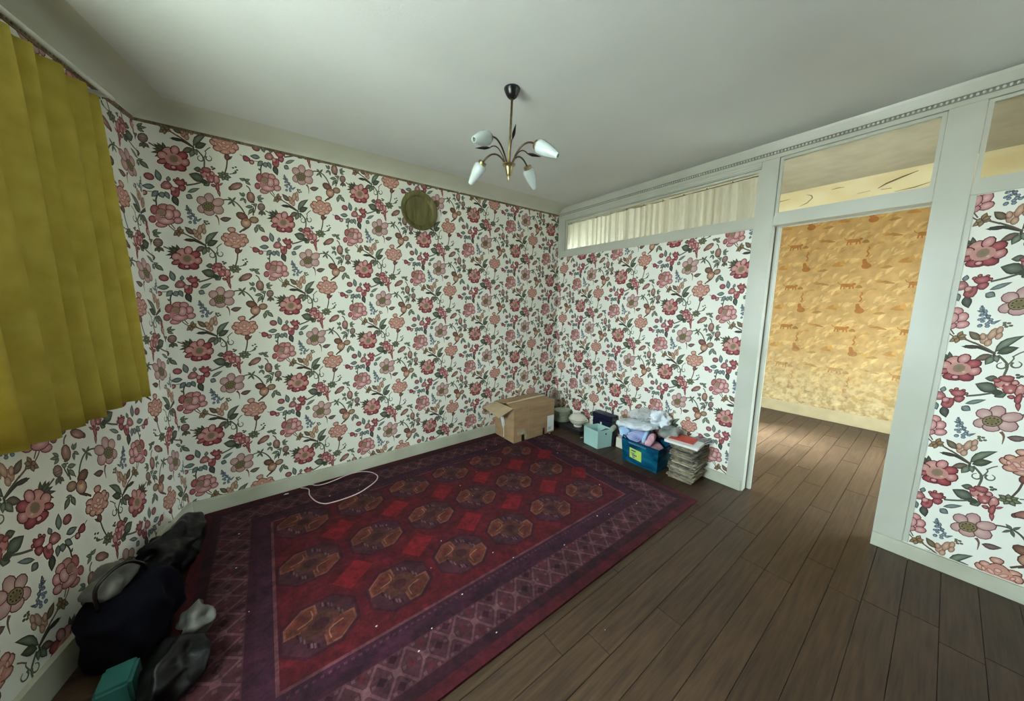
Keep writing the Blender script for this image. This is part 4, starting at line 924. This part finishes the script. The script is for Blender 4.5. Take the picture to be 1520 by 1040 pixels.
def roll(name, c, r, ln, m, rot, turns=3.2):
    mb = MB(); n = 60; V = []
    for s in (0, 1):
        for i in range(n+1):
            a = turns*2*math.pi*i/n; rr = r*(0.12+0.88*i/n); V.append((rr*0.62*math.cos(a), rr*math.sin(a), (s-0.5)*ln))
    mb.add(V, [(i, i+1, n+1+i+1, n+1+i) for i in range(n)])
    o = mb.build(name, m, smooth=True, solid=0.009); o.location = c; o.rotation_euler = rot; return o
g = 'laundry piled in the blue bin'
tag(lump('folded_towel', (-0.20,-1.45,0.150), (0.085,0.125,0.075), M['towelp'], 1, fold=0.10, freq=9), 'pink folded towel filling the front of the blue bin', 'towel', g)
tag(roll('rolled_towel', (-0.225,-1.365,0.268), 0.078, 0.20, M['towelb'], (0,R(90),0)), 'lavender rolled towel showing its spiral end above the bin rim', 'towel', g)
tag(lump('pillowcase', (-0.215,-1.235,0.262), (0.105,0.060,0.045), M['towell'], 3, (0.35,0,0.1), 0.35, 16), 'pale blue pillowcase drooping over the corner of the blue bin', 'linen', g)
tag(lump('folded_sheet', (-0.180,-1.315,0.342), (0.135,0.180,0.028), M['towelw'], 4, (-0.10,0.06,0.1), 0.5, 16, 3.5, sub=5), 'white folded sheet lying on the lavender towel', 'linen', g)
tag(lump('folded_towel', (-0.255,-1.492,0.262), (0.05,0.030,0.060), M['towelp'], 5, (0.4,0.1,0.3), 0.2, 16), 'upright pink towel fold right of the lavender roll', 'towel', g)
tag(lump('folded_towel', (-0.235,-1.436,0.272), (0.06,0.020,0.062), M['towell'], 6, (0.25,0.0,0.2), 0.2, 16), 'pale blue towel edge squeezed between lavender roll and pink fold', 'towel', g)
tag(lump('plastic_bag', (-0.115,-1.34,0.430), (0.085,0.150,0.042), M['film'], 8, (-0.2,0,0), 0.7, 14, 2.2, sub=5), 'crumpled clear plastic bag crowning the white sheet', 'plastic bag', g)
tag(lump('plastic_bag', (-0.105,-1.485,0.430), (0.065,0.075,0.055), M['towelw'], 9, (0.5,0,0), 0.5, 16, 2.2, sub=5), 'crumpled off-white bag leaning on the wall above the bin', 'plastic bag', g)
gb = lump('grey_cushion', (-0.160,-1.612,0.352), (0.070,0.085,0.042), M['towelg'], 10, (-0.45,0.1,0.2), 0.35, 12, 3.2)
tag(gb, 'grey green cloth cushion wedged between the laundry and the red magazine', 'cushion')
# clear bag behind plates
tag(lump('plastic_bag', (-0.090,-0.085,0.265), (0.062,0.055,0.15), film_mat('brownish_film', (150,128,108), 0.33), 12, (0,0,0.4), 0.4, 9, 2.4, sub=5), 'clear brownish plastic bag in the room corner behind the plates', 'plastic bag')

# ------------------------------------------------------------------ newspapers
def paper_mesh(seed, m, th=0.0108):
    random.seed(seed); mb = MB(); lx, ly = 0.118, 0.098; n = 7
    for k in range(4):   # four folded leaves, rounded at the fold
        z0 = th*k/4; z1 = th*(k+0.86)/4; a = random.uniform(-.004,.004); b = random.uniform(-.004,.004)
        pts = [(lx+a,-ly+b),(lx+a,ly+b)]+[(-lx+a-0.006*math.sin(math.pi*i/n)*0+a, ly+b-2*ly*i/n) for i in range(n+1)]
        sag = [random.uniform(-0.0012,0.0012) for _ in pts]
        v = [(x,y,z0+s) for (x,y), s in zip(pts, sag)]+[(x,y,z1+s) for (x,y), s in zip(pts, sag)]; q = len(pts)
        mb.add(v, [tuple(reversed(range(q))), tuple(range(q,2*q))]+[(i,(i+1)%q,q+(i+1)%q,q+i) for i in range(q)])
    # the fold along the front long side
    mb.tube([(-lx,ly*0.98,th*0.5),(-lx,-ly*0.98,th*0.5)], th*0.46, 8)
    return mb.mesh('newspaper', m, smooth='auto')
nm = [paper_mesh(40, M['news']), paper_mesh(41, M['news2']), paper_mesh(42, M['news3']), paper_mesh(43, M['news'])]
random.seed(11); z = 0.001; NC = Vector((-0.142,-1.770))
for k in range(25):
    o = bpy.data.objects.new('newspaper', random.choice(nm)); COL.objects.link(o)
    lean = 0.012*math.sin(k*0.55)-0.0006*k*0
    o.location = (NC.x+random.uniform(-.014,.014)+lean*0.5, NC.y+random.uniform(-.012,.012)-k*0.0006, z); o.rotation_euler = (random.uniform(-.015,.015), random.uniform(-.015,.015), random.uniform(-.10,.10)+(math.pi if k%3 == 2 else 0))
    s = random.uniform(0.95,1.03); o.scale = (s, s, 1); z += 0.0128
    lb = ['','second','third','fourth','fifth','sixth','seventh','eighth','ninth','tenth','eleventh','twelfth','thirteenth','fourteenth','fifteenth','sixteenth','seventeenth','eighteenth','nineteenth','twentieth','twenty-first','twenty-second','twenty-third','twenty-fourth',''][k]+' folded newspaper up from the floor in the stack right of the blue bin'
    if k == 0: lb = 'bottommost newspaper of the stack, lying on the floor planks'
    if k == 24: lb = 'topmost newspaper of the stack, just under the white brochure'
    tag(o, lb, 'newspaper', 'newspapers stacked beside the blue bin')
random.seed(12)
def book(name, c, sz, rotz, m, pages, label, cat, tilt=(0,0)):
    t = thing(name, label, cat, c); x, y, h = sz
    MB().box((-x,-y,0.0015),(x-0.002,y-0.002,h-0.0015)).build('pages', pages, t).matrix_parent_inverse = Matrix.Identity(4)
    MB().box((-x-0.001,-y-0.001,h-0.0013),(x,y,h)).build('cover', m, t).matrix_parent_inverse = Matrix.Identity(4)
    MB().box((-x-0.001,-y-0.001,0),(x,y,0.0013)).build('back_cover', m, t).matrix_parent_inverse = Matrix.Identity(4)
    t.rotation_euler = (tilt[0], tilt[1], rotz); return t
z += 0.002
book('brochure', (-0.215,-1.765,z), (0.085,0.130,0.018), 0.10, M['white'], M['white'], 'wide white brochure lying across the newspaper stack towards the bin', 'brochure')
book('magazine', (-0.10,-1.835,z), (0.105,0.055,0.008), -0.25, M['greymag'], M['white'], 'glossy grey magazine fanned out at the right of the stack top', 'magazine')
book('magazine', (-0.095,-1.828,z+0.009), (0.105,0.052,0.007), -0.05, M['greymag'], M['white'], 'upper glossy grey magazine leaning to the wall on the stack', 'magazine')
book('magazine', (-0.185,-1.745,z+0.0185), (0.075,0.095,0.006), 0.12, M['redmag'], M['white'], 'bright red magazine on top of the white brochure', 'magazine')

# ------------------------------------------------------------------ cable on the rug and scraps
pts = [(-2.780,-0.040),(-2.753,-0.058),(-2.713,-0.085),(-2.657,-0.089),(-2.582,-0.072),(-2.516,-0.050),(-2.446,-0.044),(-2.381,-0.063),(-2.322,-0.125),(-2.297,-0.198),(-2.303,-0.247),(-2.337,-0.299),(-2.413,-0.356),(-2.486,-0.394),(-2.582,-0.409),(-2.67,-0.405),(-2.714,-0.389),(-2.753,-0.337),(-2.779,-0.257),(-2.79,-0.185),(-2.785,-0.117),(-2.80,-0.08),(-2.835,-0.045)]
def smooth(p, n=5):
    out = []
    for i in range(len(p)-1):
        a, b, c, d = p[max(i-1,0)], p[i], p[i+1], p[min(i+2,len(p)-1)]
        for k in range(n):
            t = k/n; out.append(tuple(0.5*(2*b[j]+(c[j]-a[j])*t+(2*a[j]-5*b[j]+4*c[j]-d[j])*t*t+(3*b[j]-a[j]-3*c[j]+d[j])*t**3) for j in range(len(b))))
    return out+[p[-1]]
sp = smooth(pts); cb = MB().tube([(x, y, 0.0175+(0.006 if i < 6 else 0)) for i, (x, y) in enumerate(sp)], 0.0036, 8).build('cable', M['cable'], smooth=True)
tag(cb, 'thin white cable lying in an open loop on the red rug', 'cable')
def scrap(name, x, y, z, s, label, seed):
    random.seed(seed); mb = MB(); n = 7; v = [(s*random.uniform(.6,1)*math.cos(2*math.pi*i/n), s*0.5*random.uniform(.6,1)*math.sin(2*math.pi*i/n), random.uniform(0,0.004)) for i in range(n)]+[(0,0,0.005)]
    mb.add(v, [(i,(i+1)%n,n) for i in range(n)]); o = mb.build(name, M['white'], solid=0.0008); o.location = (x,y,z); tag(o, label, 'paper scrap')
scrap('paper_scrap', -0.245,-0.685,0.002,0.030,'white paper scrap on the floor left of the teal carton',1)
scrap('paper_scrap', -0.47,-0.405,0.0145,0.018,'tiny white paper scrap on the rug before the cardboard box',2)
scrap('paper_scrap', -2.93,-0.075,0.0145,0.022,'small white scrap on the rug near the baseboard left of the cable',3)
ln_ = MB(); random.seed(5)
for (x, y, zz) in [(-2.54,-1.793,.0145),(-2.456,-1.733,.0145),(-2.186,-1.247,.0145),(-1.907,-1.622,.0145),(-2.23,-1.924,.0145),(-1.817,-2.201,.001),(0.89,-2.297,.001)]+[(random.uniform(-3.2,-0.6), random.uniform(-1.95,-0.2), .0145) for _ in range(26)]:
    s = random.uniform(0.002,0.0045); ln_.sphere((x,y,zz+s*0.5), s, 5, 3, (1.3,0.8,0.5))
lo = ln_.build('lint', M['lint']); lo['kind'] = 'stuff'; tag(lo, 'pale lint crumbs scattered over the rug and floor', 'lint')

# ------------------------------------------------------------------ bags by the window wall
tag(lump('bin_bag', (-3.46,-0.56,0.132), (0.085,0.24,0.11), M['blackbag'], 21, (0,0,-0.23), 0.35, 9, 2.4, sub=5), 'black plastic bin bag slumped against the window wall, farthest of the bags', 'bag')
nvb = thing('navy_bag', 'dark navy bag standing between the black bags at the lower left', 'bag', (-3.53,-1.02,0))
lump('bag_body', (-3.50,-1.02,0.155), (0.125,0.155,0.150), M['navybag'], 22, (0,0,-0.25), 0.12, 8, 3.2, parent=nvb, sub=5)
MB().tube(smooth([(-3.56,-1.12,0.28),(-3.56,-1.12,0.37),(-3.53,-1.08,0.405),(-3.49,-1.03,0.40),(-3.46,-0.99,0.34),(-3.46,-0.97,0.28)],4), 0.007, 8).build('strap', M['black'], nvb, smooth=True)
tag(lump('plastic_bag', (-3.55,-1.03,0.345), (0.055,0.085,0.030), M['greybag'], 24, (0.1,0.2,-0.2), 0.6, 12, 2.4, sub=5), 'crumpled grey plastic bag lying on top of the navy bag', 'plastic bag')
tag(lump('plastic_bag', (-3.305,-1.13,0.082), (0.045,0.065,0.050), M['greybag'], 25, (0,0.2,0.5), 0.6, 12, 2.4, sub=5), 'small crumpled grey plastic bag on the rug edge by the navy bag', 'plastic bag')
tag(lump('bin_bag', (-3.34,-1.33,0.085), (0.085,0.11,0.060), M['blackbag'], 26, (0,0,0.3), 0.35, 9, 2.4, sub=5), 'black plastic bin bag at the bottom left corner, nearest of the bags', 'bag')
tag(MB().box((-3.545,-1.335,0.001),(-3.45,-1.215,0.105)).build('teal_tub', M['tealbit'], bevel=0.01), 'dark teal tub at the bottom left corner in front of the navy bag', 'tub')
